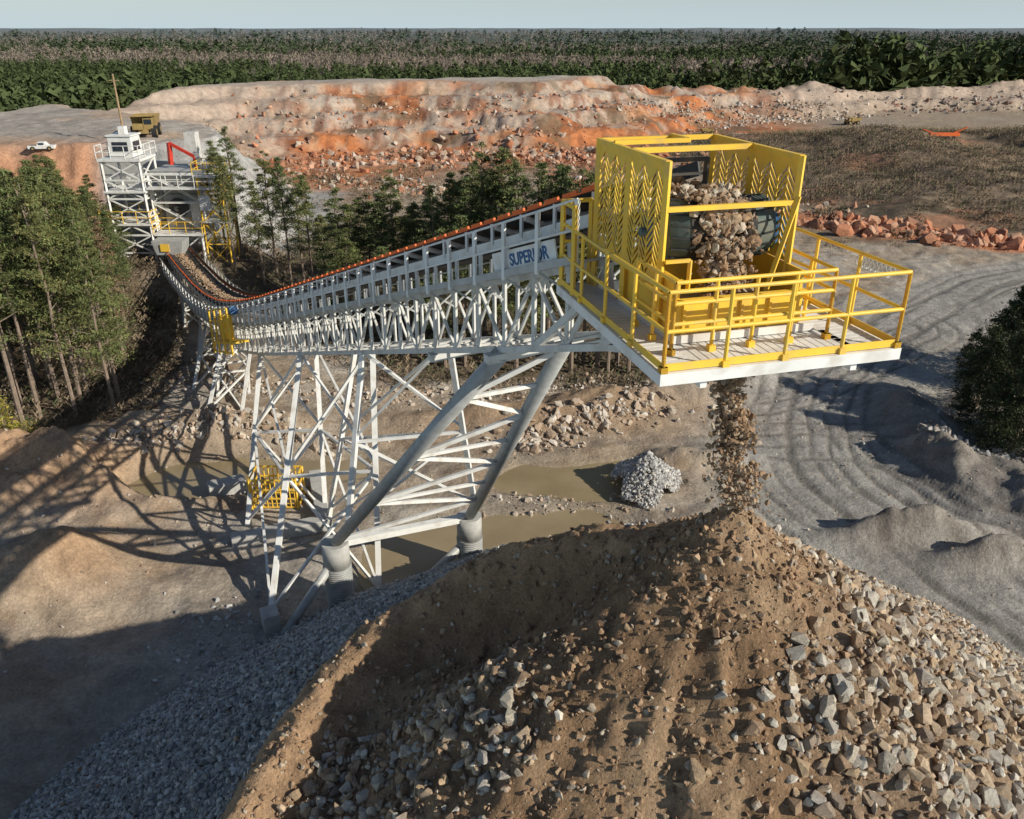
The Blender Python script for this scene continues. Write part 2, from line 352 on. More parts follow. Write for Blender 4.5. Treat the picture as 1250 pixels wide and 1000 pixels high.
def rocks(name,pos,size,cols,mt=None):
    n=len(pos); which=rng.integers(0,len(HULLS),n); Vs=[];Fs=[];Cs=[];off=0
    for k,(hv,hf) in enumerate(HULLS):
        s=np.where(which==k)[0]
        if len(s)==0: continue
        v=np.einsum('nij,mj->nmi',rotm(len(s)),hv)*size[s][:,None,None]+pos[s][:,None,:]
        m=len(hv); Vs.append(v.reshape(-1,3)); Fs.append((hf[None]+(np.arange(len(s))*m)[:,None,None]+off).reshape(-1,3)); Cs.append(np.repeat(cols[s],m,0)); off+=m*len(s)
    return np_mesh(name,np.concatenate(Vs),np.concatenate(Fs),mt or M['rock'],np.concatenate(Cs))
ROCKC=np.array([(.49,.43,.34),(.40,.30,.21),(.54,.49,.41),(.35,.24,.155),(.45,.40,.34),(.32,.25,.19),(.50,.38,.26),(.43,.31,.195)])
GREYC=np.array([(.40,.39,.37),(.48,.46,.43),(.31,.305,.29),(.36,.33,.29),(.54,.52,.49)])
BROWNC=np.array([(.33,.21,.125),(.28,.18,.11),(.38,.27,.17),(.45,.37,.28),(.36,.24,.15)])
def pick(pal,n,j=.18):
    c=pal[rng.integers(0,len(pal),n)]; return c*(1+rng.uniform(-j,j,(n,1)))
def inview(p,mg=120):
    a,b,w=proj(p[:,0],p[:,1],p[:,2]); return (w>1)&(a>-mg)&(a<1250+mg)&(b>-50)&(b<1000+mg)
def sizes(n,a,b,p=2.2): return a+(b-a)*rng.random(n)**p
n=430000
x=rng.uniform(-18,19,n); y=rng.uniform(1,26,n); z=P(x,y); ok=(z>T(x,y)-.1); x,y,z=x[ok],y[ok],z[ok]
pp=np.stack([x,y,z],-1); ok=inview(pp,60); x,y,z=x[ok],y[ok],z[ok]; print('cand',len(x))
dx=x-PK[0]; dy=y-PK[1]; th=np.arctan2(dy,dx); r=np.hypot(dx,dy); s=side(x,y); cd=segd(x,y,CREST)
wob=.35*fbm(x*.8,y*.8,121)
right=ss(th+wob*1.5,-1.68,-1.15)*ss(r+wob*3,1.0,3.4)*ss(1.5-th,0,.4)
midl=ss(-2.42-th+wob,0,.3)*ss(r,2.8,4.6)*(s<0)*ss(cd,.5,.9)*(th<0)
fin=(s<0)*(.26+.35*np.clip(fbm(x*1.2,y*1.2,123),0,1))+.35*(r<1.6)
grey=ss(s,.35,.8)
u=rng.random(len(x))
selR=u<right*.27; selM=(~selR)&(u<midl*.17); selG=(~selR)&(~selM)&(u<grey*.36); selF=(~selR)&(~selM)&(~selG)&(rng.random(len(x))<fin+.03)
sR=sizes(selR.sum(),.05,.33,2.3); sM=sizes(selM.sum(),.06,.30,2.2); sG=sizes(selG.sum(),.05,.20,2.); sF=sizes(selF.sum(),.02,.17,5.)
def pts(sel,sz,k=.2): return np.stack([x[sel],y[sel],z[sel]+sz*k],-1)
pR,pM,pG,pF=pts(selR,sR,.18),pts(selM,sM,.15),pts(selG,sG,.15),pts(selF,sF,.12)
print('rocks',len(pR),len(pM),len(pG),len(pF))
big=np.concatenate([pR,pM,pF,pG]); bs=np.concatenate([sR,sM,sF,sG]); bc=np.concatenate([pick(ROCKC,len(pR)),pick(ROCKC,len(pM)),pick(BROWNC,len(pF)),pick(GREYC,len(pG))])
a,b,wd=proj(big[:,0],big[:,1],big[:,2]); vis=(a>0)&(a<1250)&(b<1000)&(b>600)
ordr=np.argsort(-(bs/wd)*vis); ind=ordr[:290]; rest=ordr[290:]
tag(link('loose_rock',rocks('loose_rock',big[rest],bs[rest],bc[rest])),'countless smaller broken rocks covering the stockpile flanks','rocks',kind='stuff')
RM=[]
for k in range(16):
    hv,hf=HULLS[k]; RM.append(np_mesh('broken_rock',hv,hf,M['rock'],np.tile(ROCKC[k%8],(len(hv),1))))
for i in ind:
    o=link('broken_rock',RM[rng.integers(0,16)]); o.location=big[i]; o.scale=(bs[i]*1.05,)*3; o.rotation_euler=tuple(rng.uniform(0,6.28,3))
    tag(o,'large angular broken rock lying on the brown stockpile','rock','large broken rocks on the stockpile')
def rubble(cpts,n,spread,smin,smax,pal,p=2.5):
    c=np.array(cpts); k=rng.integers(0,len(c)-1,n); t=rng.random((n,1)); q=c[k]*(1-t)+c[k+1]*t
    q=q+rng.normal(size=(n,2))*spread; sz=sizes(n,smin,smax,p)
    return np.stack([q[:,0],q[:,1],T(q[:,0],q[:,1])+sz*.1],-1),sz,pick(pal,n)
G2=lambda *L:[tuple(gz(*p)[:2]) for p in L]
RED=np.array([(.46,.20,.11),(.40,.21,.13),(.50,.29,.19),(.36,.17,.10)]); PAL=np.array([(.48,.41,.33),(.40,.31,.23),(.54,.48,.41),(.37,.27,.19)])
BENL=np.array([(.45,.36,.28),(.50,.42,.34),(.40,.30,.22)])
sets=[rubble(G2((140,560),(200,545),(280,530),(400,545)),900,(.9,.6),.06,.6,PAL,3.5),
 rubble(G2((630,545),(670,530),(740,520),(800,500)),1100,(1.0,.6),.05,.65,PAL,5),
 rubble(G2((200,470),(300,470),(450,490),(560,480),(700,470),(860,470)),1300,(1.5,.9),.05,.45,PAL,3.5),
 rubble(G2((590,640),(660,600),(800,640)),300,(1.2,.6),.06,.4,PAL,4),
 rubble(G2((390,215),(460,225),(520,235),(600,228)),900,(3,3),.15,1.3,np.vstack([RED,PAL]),5),
 rubble(G2((1000,275),(1080,285),(1230,298)),700,(2.2,1.5),.15,2.0,RED,4),
 rubble(G2((690,215),(760,235),(900,250),(1000,262)),700,(3,2.5),.12,1.2,np.vstack([RED,PAL]),4),
 rubble(G2((1150,560),(1200,540),(1270,570)),300,(1.3,.8),.06,.5,GREYC,3),
 rubble(G2((250,800),(330,780)),500,(1.6,1.2),.05,.28,GREYC,3),
 rubble([(-42,132),(-20,143),(0,145),(12,140),(25,150)],3200,(8,7),.12,1.8,np.vstack([RED,RED,BENL]),5.5),
 rubble([(-45,160),(-20,168),(10,170),(40,190)],1500,(8,6),.15,1.2,np.vstack([RED,BENL,BENL]),5),
 rubble([(35,190),(60,205),(80,215)],1500,(7,4),.25,1.3,PAL,3.5),
 rubble([(100,225),(130,232),(180,240)],700,(9,4),.3,1.5,np.array([(.25,.2,.17),(.4,.36,.32),(.3,.17,.12)]),3.5),
 rubble([(-30,60),(-10,45),(10,40),(25,36),(30,28)],2600,(6,5),.03,.16,PAL,3),
 rubble([(-22,30),(-14,33),(-6,36)],1100,(3,4),.03,.22,PAL,4),
]
tag(link('rubble',rocks('rubble',np.concatenate([s[0] for s in sets]),np.concatenate([s[1] for s in sets]),np.concatenate([s[2] for s in sets]))),'scattered rubble and boulders across the quarry floor and walls','rubble',kind='stuff')
g0=gz(792,602); n=4600; rr=1.6*np.sqrt(rng.random(n)); aa=rng.uniform(0,6.283,n); rr*=1+.2*np.sin(aa*3+1)+.1*np.sin(aa*7)
hh=1.6*np.clip(1-rr/1.85,0,1)**1.15
pos=np.stack([g0[0]+rr*np.cos(aa)*1.0,g0[1]+.8+rr*np.sin(aa)*1.2,T(g0[0],g0[1])+hh+rng.normal(size=n)*.05],-1)
tag(link('gravel_heap',rocks('gravel_heap',pos,sizes(n,.05,.28,2.5),pick(GREYC*1.15,n))),'small heap of pale grey gravel beside the muddy pond','gravel heap',kind='stuff')
# ---------------------------------------------------------------- platform frame & conveyor frame
az=R(15.5); EX=np.array([math.cos(az),math.sin(az),0]); DD=np.array([-math.sin(az),math.cos(az),0]); FL=np.array([2.01,10.16,0]); DZ=-4.23
def Q(a,b,z): return tuple(FL+EX*a+DD*b+np.array([0,0,DZ+z]))
C0=np.array([2.49,14.6]); ca=R(30.0); CC=np.array([-math.sin(ca),math.cos(ca)]); NN=np.array([math.cos(ca),math.sin(ca)])
TP=[-4,0,28,32,36,40,44,48,54,70]; ZP=[-1.2,-2.5,-12.05,-13.3,-14.45,-15.45,-16.15,-16.55,-16.75,-16.75]
def Zb(t): return float(np.interp(t,TP,ZP))
def Cv(t,lat,dz): p=C0+CC*t+NN*lat; return (p[0],p[1],Zb(t)+dz)
TE=62.5
conv=empty('conveyor',(C0[0],C0[1],-5),'long grey lattice belt conveyor rising from the plant to a yellow railed head platform','conveyor')
ts=np.arange(0,TE,1.25)
for sgn in (-1,1):
    m=MB(); L=.9*sgn
    for i in range(len(ts)-1):
        t0,t1=ts[i],ts[i+1]
        top0,top1=Cv(t0,L,-1.25),Cv(t1,L,-1.25); b0,b1=Cv(t0,L,-2.85 if t0<36 else -2.3),Cv(t1,L,-2.85 if t1<36 else -2.3)
        m.bar(top0,top1,.13); m.bar(b0,b1,.14); m.bar(top0,b0,.08)
        if i%2==0: m.bar(top0,b1,.07)
        else: m.bar(b0,top1,.07)
    m.build('truss_side',M['steel'],conv)
m=MB()
for i,t in enumerate(ts):
    d=-2.85 if t<36 else -2.3
    m.bar(Cv(t,-.9,d),Cv(t,.9,d),.07)
    if i+1<len(ts) and i%2==0: m.bar(Cv(t,-.9,d),Cv(ts[i+1],.9,d),.05)
m.build('cross_member',M['steel'],conv)
for L in (-.82,.82):
    m=MB()
    for i in range(len(ts)-1): m.bar(Cv(ts[i],L,-.42),Cv(ts[i+1],L,-.42),.06,.22)
    for t in ts: m.bar(Cv(t,L,-1.25),Cv(t,L,-.4),.07)
    m.build('stringer',M['white'],conv)
for t in np.arange(.6,TE,1.25):
    id_=MB(); id_.tube(Cv(t,-.3,-.2),Cv(t,.3,-.2),.07); id_.tube(Cv(t,-.3,-.2),Cv(t,-.8,.0),.07); id_.tube(Cv(t,.3,-.2),Cv(t,.8,.0),.07)
    for L in (-.86,.86): id_.bar(Cv(t,L,-.4),Cv(t,L,.06),.06)
    id_.bar(Cv(t,-.86,-.36),Cv(t,.86,-.36),.05)
    id_.build('idler',M['white'],conv)
prof=[(-.80,.10),(-.36,-.10),(.36,-.10),(.80,.10),(.80,.08),(.36,-.12),(-.36,-.12),(-.80,.08)]
def sweep(prof,tt,name,mt,parent,dz=0):
    vs=[];fs=[];k=len(prof)
    for t in tt:
        for l,z in prof: vs.append(Cv(t,l,z+dz))
    for i in range(len(tt)-1):
        for j in range(k): fs.append((i*k+j,i*k+(j+1)%k,(i+1)*k+(j+1)%k,(i+1)*k+j))
    return MB().add(vs,fs).build(name,mt,parent)
belt=sweep(prof,np.arange(0,TE+.5,.6),'belt',M['belt'],conv)
sweep([(-.75,-.55),(.75,-.55),(.75,-.58),(-.75,-.58)],np.arange(0,TE,1.2),'return_belt',M['belt'],conv)
tt=np.arange(.4,TE,.62)
for L in (-.93,.93):
    m=MB()
    for t in tt: m.bar(Cv(t,L,.14),Cv(t+.45,L,.14),.05,.07)
    for t0 in np.arange(.4,TE-1,2.): m.bar(Cv(t0,L,.10),Cv(min(t0+2,TE),L,.10),.03,.03)
    m.build('edge_guard',M['orange'],conv)
m=MB()
for t0 in np.arange(0,TE-1,1.25): m.bar(Cv(t0,.99,.2),Cv(t0+1.25,.99,.2),.04,.26)
m.build('side_cover',M['dark'],conv)
n=5200; t=rng.uniform(.0,TE,n); l=rng.normal(size=n)*.2; C_=np.array([Cv(a,b,0) for a,b in zip(t,l)]); C_[:,2]+=.05-np.abs(l)*.25+rng.uniform(0,.06,n)-.02
o=link('belt_load',rocks('belt_load',C_,sizes(n,.06,.2,2),pick(BROWNC,n)),conv); o['kind']='stuff'
for sgn in (-1,1):
    m=MB(); h=MB(); E=1.62*sgn; I=.98*sgn
    for i in range(len(ts)-1):
        if ts[i]>58: break
        m.add([Cv(ts[i],I,-1.15),Cv(ts[i+1],I,-1.15),Cv(ts[i+1],E,-1.15),Cv(ts[i],E,-1.15),Cv(ts[i],I,-1.19),Cv(ts[i+1],I,-1.19),Cv(ts[i+1],E,-1.19),Cv(ts[i],E,-1.19)],[(0,1,2,3),(7,6,5,4),(0,4,5,1),(1,5,6,2),(2,6,7,3),(3,7,4,0)])
        m.bar(Cv(ts[i],E,-1.12),Cv(ts[i+1],E,-1.12),.04,.14)
        m.bar(Cv(ts[i],.9*sgn,-1.7),Cv(ts[i],E,-1.2),.05)
        for dz in (-.1,-.6): h.tube(Cv(ts[i],E,dz),Cv(ts[i+1],E,dz),.024)
        h.bar(Cv(ts[i],E,-1.25),Cv(ts[i],E,-.1),.07)
    m.build('walkway',M['galv'],conv); h.build('handrail',M['white' if sgn<0 else 'galv'],conv)
xa=np.array(Cv(0.0,-1.57,-.9))-np.array(Cv(3.2,-1.57,-.9)); xa/=np.linalg.norm(xa); ya=np.array([0,0,1.])-xa*xa[2]; ya/=np.linalg.norm(ya); za=np.cross(xa,ya)
og=np.array(Cv(2.35,-1.55,-1.02))
def S3(a,b,c): return tuple(og+xa*a+ya*b+za*c)
sign=MB().box(-.7,1.75,-.05,.34,-.03,0,S3).build('sign_board',M['white'],conv)
cu=bpy.data.curves.new('letters','FONT'); cu.body='SUPERIOR'; cu.size=.33; cu.extrude=.004; cu.offset=.008
tmp=bpy.data.objects.new('tmp',cu); COL.objects.link(tmp); bpy.context.view_layer.update()
me=bpy.data.meshes.new_from_object(tmp.evaluated_get(bpy.context.evaluated_depsgraph_get())); bpy.data.objects.remove(tmp)
me.materials.clear(); me.materials.append(M['blue'])
mm=Matrix(((xa[0],ya[0],za[0],0),(xa[1],ya[1],za[1],0),(xa[2],ya[2],za[2],0),(0,0,0,1))); mm.translation=Vector(S3(.02,.03,.006)); me.transform(mm)
link('lettering',me,sign)
# ------------- head platform
deck=MB()
W_,D_=3.74,4.4
def dk(a0,a1,b0,b1,z0=-.06,z1=0): deck.box(a0,a1,b0,b1,z0,z1,lambda a,b,z:Q(a,b,z))
for (a0,a1,b0,b1) in ((0.05,.62,.05,4.35),(3.05,3.7,.05,4.35)):
    k=b0
    while k<b1: dk(a0,a1,k,k+.11); k+=.135
k=.62
while k<3.05: dk(k,k+.11,.05,1.0); k+=.135
plat=deck.build('platform_deck',M['white'],conv)
m=MB()
def qb(m,a0,a1,b0,b1,z0,z1): return m.box(a0,a1,b0,b1,z0,z1,lambda a,b,z:Q(a,b,z))
qb(m,-.03,W_+.03,-.03,.05,-.17,.0); qb(m,-.03,.05,.05,D_,-.17,.0); qb(m,W_-.05,W_+.03,.05,D_,-.17,.0); qb(m,.05,W_-.05,D_-.08,D_,-.17,0)
for a in (.62,3.02): qb(m,a,a+.1,.05,D_-.08,-.3,-.065)
for b in (1.0,2.4,3.4): qb(m,.05,W_-.05,b,b+.08,-.22,-.07)
m.build('platform_frame',M['white'],plat)
def railing(name,pts,h=1.12,post=1.05,mid=(.58,),toe=True,mt='yellow'):
    m=MB()
    for i in range(len(pts)-1):
        p=np.array(pts[i]);q=np.array(pts[i+1]); L=np.linalg.norm((q-p)[:2]); k=max(1,round(L/post))
        for j in range(k+1):
            a=p+(q-p)*j/k; m.tube(Q(a[0],a[1],0),Q(a[0],a[1],h),.03); m.box(a[0]-.05,a[0]+.05,a[1]-.05,a[1]+.05,.0,.09,lambda a,b,z:Q(a,b,z))
        for z in (h,)+tuple(mid): m.tube(Q(p[0],p[1],z),Q(q[0],q[1],z),.03)
        if toe: m.bar(Q(p[0],p[1],.07),Q(q[0],q[1],.07),.012,.11)
    return m.build(name,M[mt],plat)
railing('railing',[(.03,4.35),(.03,.03),(3.71,.03),(3.71,4.35)])
m=MB()
for a,b in ((.03,4.3),(.03,3.7),(.55,4.3)): m.bar(Q(a,b,0),Q(a,b,1.5),.07)
m.bar(Q(.03,4.3,1.5),Q(.03,3.7,1.5),.07); m.bar(Q(.03,4.3,1.5),Q(.55,4.3,1.5),.07); m.bar(Q(.03,4.3,.8),Q(.55,4.3,.8),.05)
m.build('gate',M['yellow'],plat)
railing('inner_railing',[(.42,1.9),(.42,.62),(2.95,.62),(3.0,1.9)],h=1.05,post=.62,mid=(.75,.45),toe=False)
m=MB(); qb(m,.62,2.95,.95,3.1,.02,.14); m.build('chute_plinth',M['white'],conv)
m=MB(); A0,A1,B0,B1=.66,2.72,1.0,3.0
qb(m,A0,A1,B0,B0+.05,.15,.62); qb(m,A0,A0+.05,B0+.05,B1,.15,.95); qb(m,A1-.05,A1,B0+.05,B1,.15,.95); qb(m,A0+.05,A1-.05,B1-.05,B1,.15,.95)
qb(m,A0-.03,A1+.03,B0-.04,B0+.06,.621,.67)
for a in np.linspace(A0+.1,A1-.1,5): qb(m,a-.02,a+.02,B0-.05,B0-.001,.16,.61)
m.hexa([Q(A0+.06,B0+.06,.5),Q(A1-.06,B0+.06,.5),Q(A1-.06,B0+.5,.2),Q(A0+.06,B0+.5,.2),Q(A0+.06,B0+.06,.54),Q(A1-.06,B0+.06,.54),Q(A1-.06,B0+.5,.24),Q(A0+.06,B0+.5,.24)])
chute=m.build('discharge_chute',M['yellow'],conv)
def panel(name,a,b0,b1,z0,z1,parent,cols=6,s0=1):
    cu=bpy.data.curves.new(name,'CURVE'); cu.dimensions='2D'; cu.fill_mode='BOTH'; cu.extrude=.006
    def poly(ps):
        s=cu.splines.new('POLY'); s.points.add(len(ps)-1); s.use_cyclic_u=True
        for k,p in enumerate(ps): s.points[k].co=(p[0],p[1],0,1)
    poly([(b0,z0),(b1,z0),(b1,z1),(b0,z1)])
    cw=(b1-b0-.06)/cols
    for c in range(cols):
        sg=s0 if c%2==0 else -s0; xc=b0+.03+cw*(c+.5); h=cw*.43; zz=z0+h+.07
        while zz<z1-h-.05:
            t=.033; poly([(xc-h,zz-sg*h-t),(xc+h,zz+sg*h-t),(xc+h,zz+sg*h+t),(xc-h,zz-sg*h+t)]); zz+=.12
    tmp=bpy.data.objects.new('tmp',cu); COL.objects.link(tmp); bpy.context.view_layer.update()
    me=bpy.data.meshes.new_from_object(tmp.evaluated_get(bpy.context.evaluated_depsgraph_get())); bpy.data.objects.remove(tmp)
    O=Q(a,0,0); mm=Matrix(((DD[0],0,EX[0],O[0]),(DD[1],0,EX[1],O[1]),(0,1,0,O[2]),(0,0,0,1))); me.transform(mm)
    me.materials.clear(); me.materials.append(M['yellow']); return link(name,me,parent)
H=2.5
for a,z0 in ((.59,.75),(2.71,.96)):
    panel('side_guard',a,1.54,2.81,z0,H-.04,conv,5); panel('side_guard',a,2.89,4.11,z0,H-.04,conv,5,-1)
m=MB()
for a in (.59,2.71):
    for b in (1.5,2.85,4.15): m.bar(Q(a,b,.15 if b<4 else 0),Q(a,b,H+.03),.08)
    m.bar(Q(a,1.5,H),Q(a,4.15,H),.08); m.bar(Q(a,1.5,.72),Q(a,4.15,.72),.06)
for b,z in ((4.15,H),(2.85,H),(1.5,1.86),(4.15,1.2)): m.bar(Q(.59,b,z),Q(2.71,b,z),.08 if b>2 else .07)
m.bar(Q(.59,3.5,H+.04),Q(1.9,3.5,H+.04),.07); m.bar(Q(1.9,3.5,H+.04),Q(1.9,4.15,H+.04),.07)
m.bar(Q(2.71,1.45,H-.55),Q(2.2,1.2,.62),.07,.03)
for a,b,c,d in ((.62,.66,1.02,.66),(.62,1.12,1.02,1.12),(1.02,.66,1.02,1.12)): m.bar(Q(a,1.42,b),Q(c,1.42,d),.05)
m.build('guard_frame',M['yellow'],conv)
m=MB()
m.tube(Q(.78,2.1,1.42),Q(2.52,2.1,1.42),.46,n=32); m.tube(Q(.5,2.1,1.42),Q(2.8,2.1,1.42),.07)
dr=m.build('head_drum',M['lag'],conv,True)
m=MB()
for k in range(16):
    a=2*math.pi*k/16
    for s0,s1 in ((.80,1.62),(2.5,1.68)):
        m.bar(Q(s0,2.1+.465*math.cos(a),1.42+.465*math.sin(a)),Q(s1,2.1+.465*math.cos(a+.3),1.42+.465*math.sin(a+.3)),.035,.02)
m.build('drum_lagging_bar',M['rubber'],dr)
for a in (.66,2.64): MB().box(a-.06,a+.06,1.9,2.3,1.2,1.62,lambda a,b,z:Q(a,b,z)).build('bearing_block',M['blue'],conv)
m=MB(); ring=[]
for k in range(17):
    a=-math.pi/2+math.pi*k/16; ring.append((2.1-.485*math.cos(a),1.42+.485*math.sin(a)))
pts_=[(4.1,.95)]+ring+[(4.1,1.72)]
vs=[];fs=[]
for (b,z) in pts_: vs+= [Q(1.12,b,z),Q(2.2,b,z)]
for i in range(len(pts_)-1): fs.append((2*i,2*i+1,2*i+3,2*i+2))
m.add(vs,fs); m.build('belt_wrap',M['belt'],conv)
m=MB(); m.bar(Q(1.2,3.2,1.7),Q(1.2,3.2,2.3),.07); m.bar(Q(2.1,3.2,1.7),Q(2.1,3.2,2.3),.07); m.bar(Q(1.2,3.2,2.28),Q(2.1,3.2,2.28),.07); m.bar(Q(1.2,3.2,2.05),Q(2.1,3.2,2.05),.09,.03); m.build('spray_bar',M['dark'],conv)
m=MB(); m.tube(Q(2.8,2.6,1.2),Q(3.0,3.4,1.2),.2,n=16); m.box(2.78,3.0,2.0,2.6,.95,1.5,lambda a,b,z:Q(a,b,z)); m.build('drive_motor',M['blue'],conv)
m=MB(); pts_=[Q(3.80+.06*math.cos(a),.5+.10*a/6.283,.97+.09*math.sin(a)) for a in np.linspace(0,6.283*8,90)]; m.path(pts_,.010,5); m.build('hose_coil',M['galv'],plat)
m=MB()
for L,a in ((-.9,.68),(.9,3.05)):
    for (d0,z1,b1) in ((-1.25,-.18,3.4),(-2.85,-.18,2.4),(-2.85,-.18,1.1)): m.bar(Cv(0.1,L,d0),Q(a,b1,z1),.12)
    m.bar(Cv(0,L,-1.25),Cv(0,L,-2.85),.12); m.bar(Cv(2.5,L,-2.85),Q(a,D_-.1,-.2),.14)
m.build('head_bracket',M['steel'],conv)
n=3400; P_=[]
for k in range(n):
    u_=rng.random(); a=1.64+rng.normal()*.18
    if u_<.35:
        th_=rng.uniform(0,1.5); rr=.52+rng.uniform(0,.10); P_.append(Q(a,2.1-rr*math.sin(th_),1.42+rr*math.cos(th_)))
    else:
        f=rng.random(); P_.append(Q(a,2.1-.58-.2*f+rng.normal()*.08,1.4-1.3*f))
for k in range(900): P_.append(Q(1.65+rng.normal()*.24,rng.uniform(2.1,4.1),1.82+rng.uniform(-.1,.06)))
P_=np.array(P_); o=link('pouring_rock',rocks('pouring_rock',P_,sizes(len(P_),.03,.21,4),pick(np.vstack([BROWNC,BROWNC,ROCKC[:2]]),len(P_)))); tag(o,'brown rock load pouring over the head drum inside the yellow guard','rock load',kind='stuff')
n=34000; f=rng.random(n)**.85; A=np.array(Q(1.72,1.35,-.0)); B=np.array([PK[0],PK[1],PK[2]+.0])
cl_=np.clip(.75+1.2*fbm(f*13,np.zeros(n),171,3),.25,1.2); keepf=rng.random(n)<cl_*.62; f=f[keepf]; n=len(f)
pos=A+(B-A)*f[:,None]; off=rng.normal(size=(n,3))*(.05+.11*f[:,None]**1.5+.07*np.abs(fbm(f*18,np.ones(n),173,3))[:,None]*2)
off[:,0]+=.14*fbm(f*7,np.full(n,3.),175,3); pos=pos+off*np.array([1,1,.5])
szs=sizes(n,.007,.13,9)
tag(link('falling_rock',rocks('falling_rock',pos,szs,pick(BROWNC,n))),'stream of dirt and rock falling onto the stockpile peak','falling rock',kind='stuff')
# ---------------------------------------------------------------- towers
def gp(px,py):
    p=gz(px,py); return (p[0],p[1],float(T(p[0],p[1])))
cl=gp(417,738); cr_=gp(574,688)
for c,lab in ((cl,'left corrugated steel footing column under the slanted struts'),(cr_,'right corrugated steel footing column standing by the pond')):
    e=empty('footing_column',c,lab,'column','corrugated footing columns'); m=MB()
    for k in range(27):
        z0=-.6+k*.09; m.tube((c[0],c[1],c[2]+z0),(c[0],c[1],c[2]+z0+.045),.53,.505,28); m.tube((c[0],c[1],c[2]+z0+.045),(c[0],c[1],c[2]+z0+.09),.505,.53,28)
    m.build('column_shell',M['galv'],e,True)
    m=MB(); m.tube((c[0],c[1],c[2]+1.83),(c[0],c[1],c[2]+2.82),.5,n=28); m.build('column_cap',M['conc'],e,True)
ztop=2.75
st=empty('support_strut',(cl[0],cl[1],cl[2]),'pair of slanted grey tube struts with zigzag bracing under the conveyor head','support frame')
S1=(Vector((cl[0],cl[1],cl[2]+ztop)),Vector(Cv(3.9,-.9,-2.95))); S2=(Vector((cr_[0],cr_[1],cr_[2]+ztop)),Vector(Cv(3.9,.9,-2.95)))
for S in (S1,S2): MB().tube(S[0],S[1],.21,n=16).build('leg',M['galv'],st,True)
m=MB(); K=7
for i in range(K):
    f=i/K*.94+.03; f2=(i+1)/K*.94+.03; a=S1[0].lerp(S1[1],f); b=S2[0].lerp(S2[1],f); a2=S1[0].lerp(S1[1],f2); b2=S2[0].lerp(S2[1],f2)
    if i%2==0: m.bar(a,b2,.12)
    else: m.bar(b,a2,.12)
    if i in (2,4,6): m.bar(a,b,.10)
m.bar(S1[0],S2[0],.3,.25)
m.build('cross_brace',M['white'],st)
MB().tube(S1[0]-Vector((0,0,.6)),gp(345,778),.17,n=12).build('ground_stay',M['galv'],st,True); MB().tube(S2[0]-Vector((0,0,1.)),gp(505,708),.17,n=12).build('ground_stay',M['galv'],st,True)
for t_,l_ in ((3.9,1.3),(7.5,1.1)): MB().bar(Cv(t_,-l_,-3.02),Cv(t_,l_,-3.02),.25,.2).build('head_beam',M['steel'],st)
def tower(label,legs,lw=.14,bw=.075,levels=4,pairs=None):
    c=np.mean([l[0] for l in legs],0); e=empty('support_tower',tuple(c),label,'support tower')
    for a,b in legs: MB().bar(a,b,lw).build('leg',M['white'],e)
    m=MB(); n=len(legs); V_=[(Vector(a),Vector(b)) for a,b in legs]
    pairs=pairs or [(i,(i+1)%n) for i in range(n)]
    for i,j in pairs:
        for k in range(levels):
            f0,f1=k/levels+.03,(k+1)/levels-.0
            a0,a1=V_[i][0].lerp(V_[i][1],f0),V_[i][0].lerp(V_[i][1],f1); b0,b1=V_[j][0].lerp(V_[j][1],f0),V_[j][0].lerp(V_[j][1],f1)
            m.bar(a0,b1,bw); m.bar(b0,a1,bw)
            m.bar(a1,b1,bw*1.1)
    m.build('cross_brace',M['white'],e); return e
tower('tall white lattice tower nearest the corrugated columns, feet spread wide',[(gp(330,757),Cv(21.5,-.9,-2.85)),(gp(462,718),Cv(17.5,.9,-2.85)),(gp(398,632),Cv(25.5,.9,-2.85)),(gp(303,645),Cv(29.5,-.9,-2.85))],lw=.2,bw=.10,levels=2)
tower('white lattice frame with crossed bars between the tall tower and slanted struts',[(tuple(S1[0].lerp(S1[1],.12)),Cv(13.5,-.9,-2.85)),(tuple(S2[0].lerp(S2[1],.10)),Cv(10.5,.9,-2.85)),(gp(400,640),Cv(19.5,.9,-2.85))],lw=.17,bw=.085,levels=2,pairs=[(0,1),(1,2)])
for lab,p1,p2,p3,p4,t in (('white braced trestle under the sagging conveyor near the yellow cabinet',(256,515),(296,508),(304,480),(266,485),40.5),('white braced trestle farther back below the belt, near the left wood',(236,475),(266,470),(266,440),(242,442),46.5),('short white trestle closest to the plant end of the belt',(226,400),(244,398),(244,385),(228,386),56.)):
    tower(lab,[(gp(*p1),Cv(t-1,-.9,-2.35)),(gp(*p2),Cv(t-1,.9,-2.35)),(gp(*p3),Cv(t+1,.9,-2.35)),(gp(*p4),Cv(t+1,-.9,-2.35))],lw=.17,bw=.09,levels=2)
def beam(p,q,w,h,lab):
    p=Vector(gp(*p));q=Vector(gp(*q)); z=min(p.z,q.z)-.2; p.z=q.z=z+h/2+.1
    m=MB(); m.bar(p,q,w,h+.2); o=m.build('concrete_footing',M['conc']); bv=o.modifiers.new('b','BEVEL'); bv.width=.03
    return tag(o,lab,'concrete footing')
beam((283,665),(405,640),.6,.5,'long concrete footing in front of the yellow cage'); beam((255,602),(300,592),.8,.9,'short concrete block left of the yellow cage'); beam((385,585),(395,640),.6,.8,'concrete wall block right of the yellow cage'); beam((322,770),(342,764),.7,.8,'small square concrete footing under the front tower leg')
c=Vector(gp(336,622)); e=empty('guard_cage',c,'yellow barred guard cage on the ground among the tower legs','guard cage')
m=MB()
for i in range(2):
    for j in range(2): m.bar(c+Vector((-1.+2.1*i,-.1+1.3*j,0)),c+Vector((-1.+2.1*i,-.1+1.3*j,1.5)),.08)
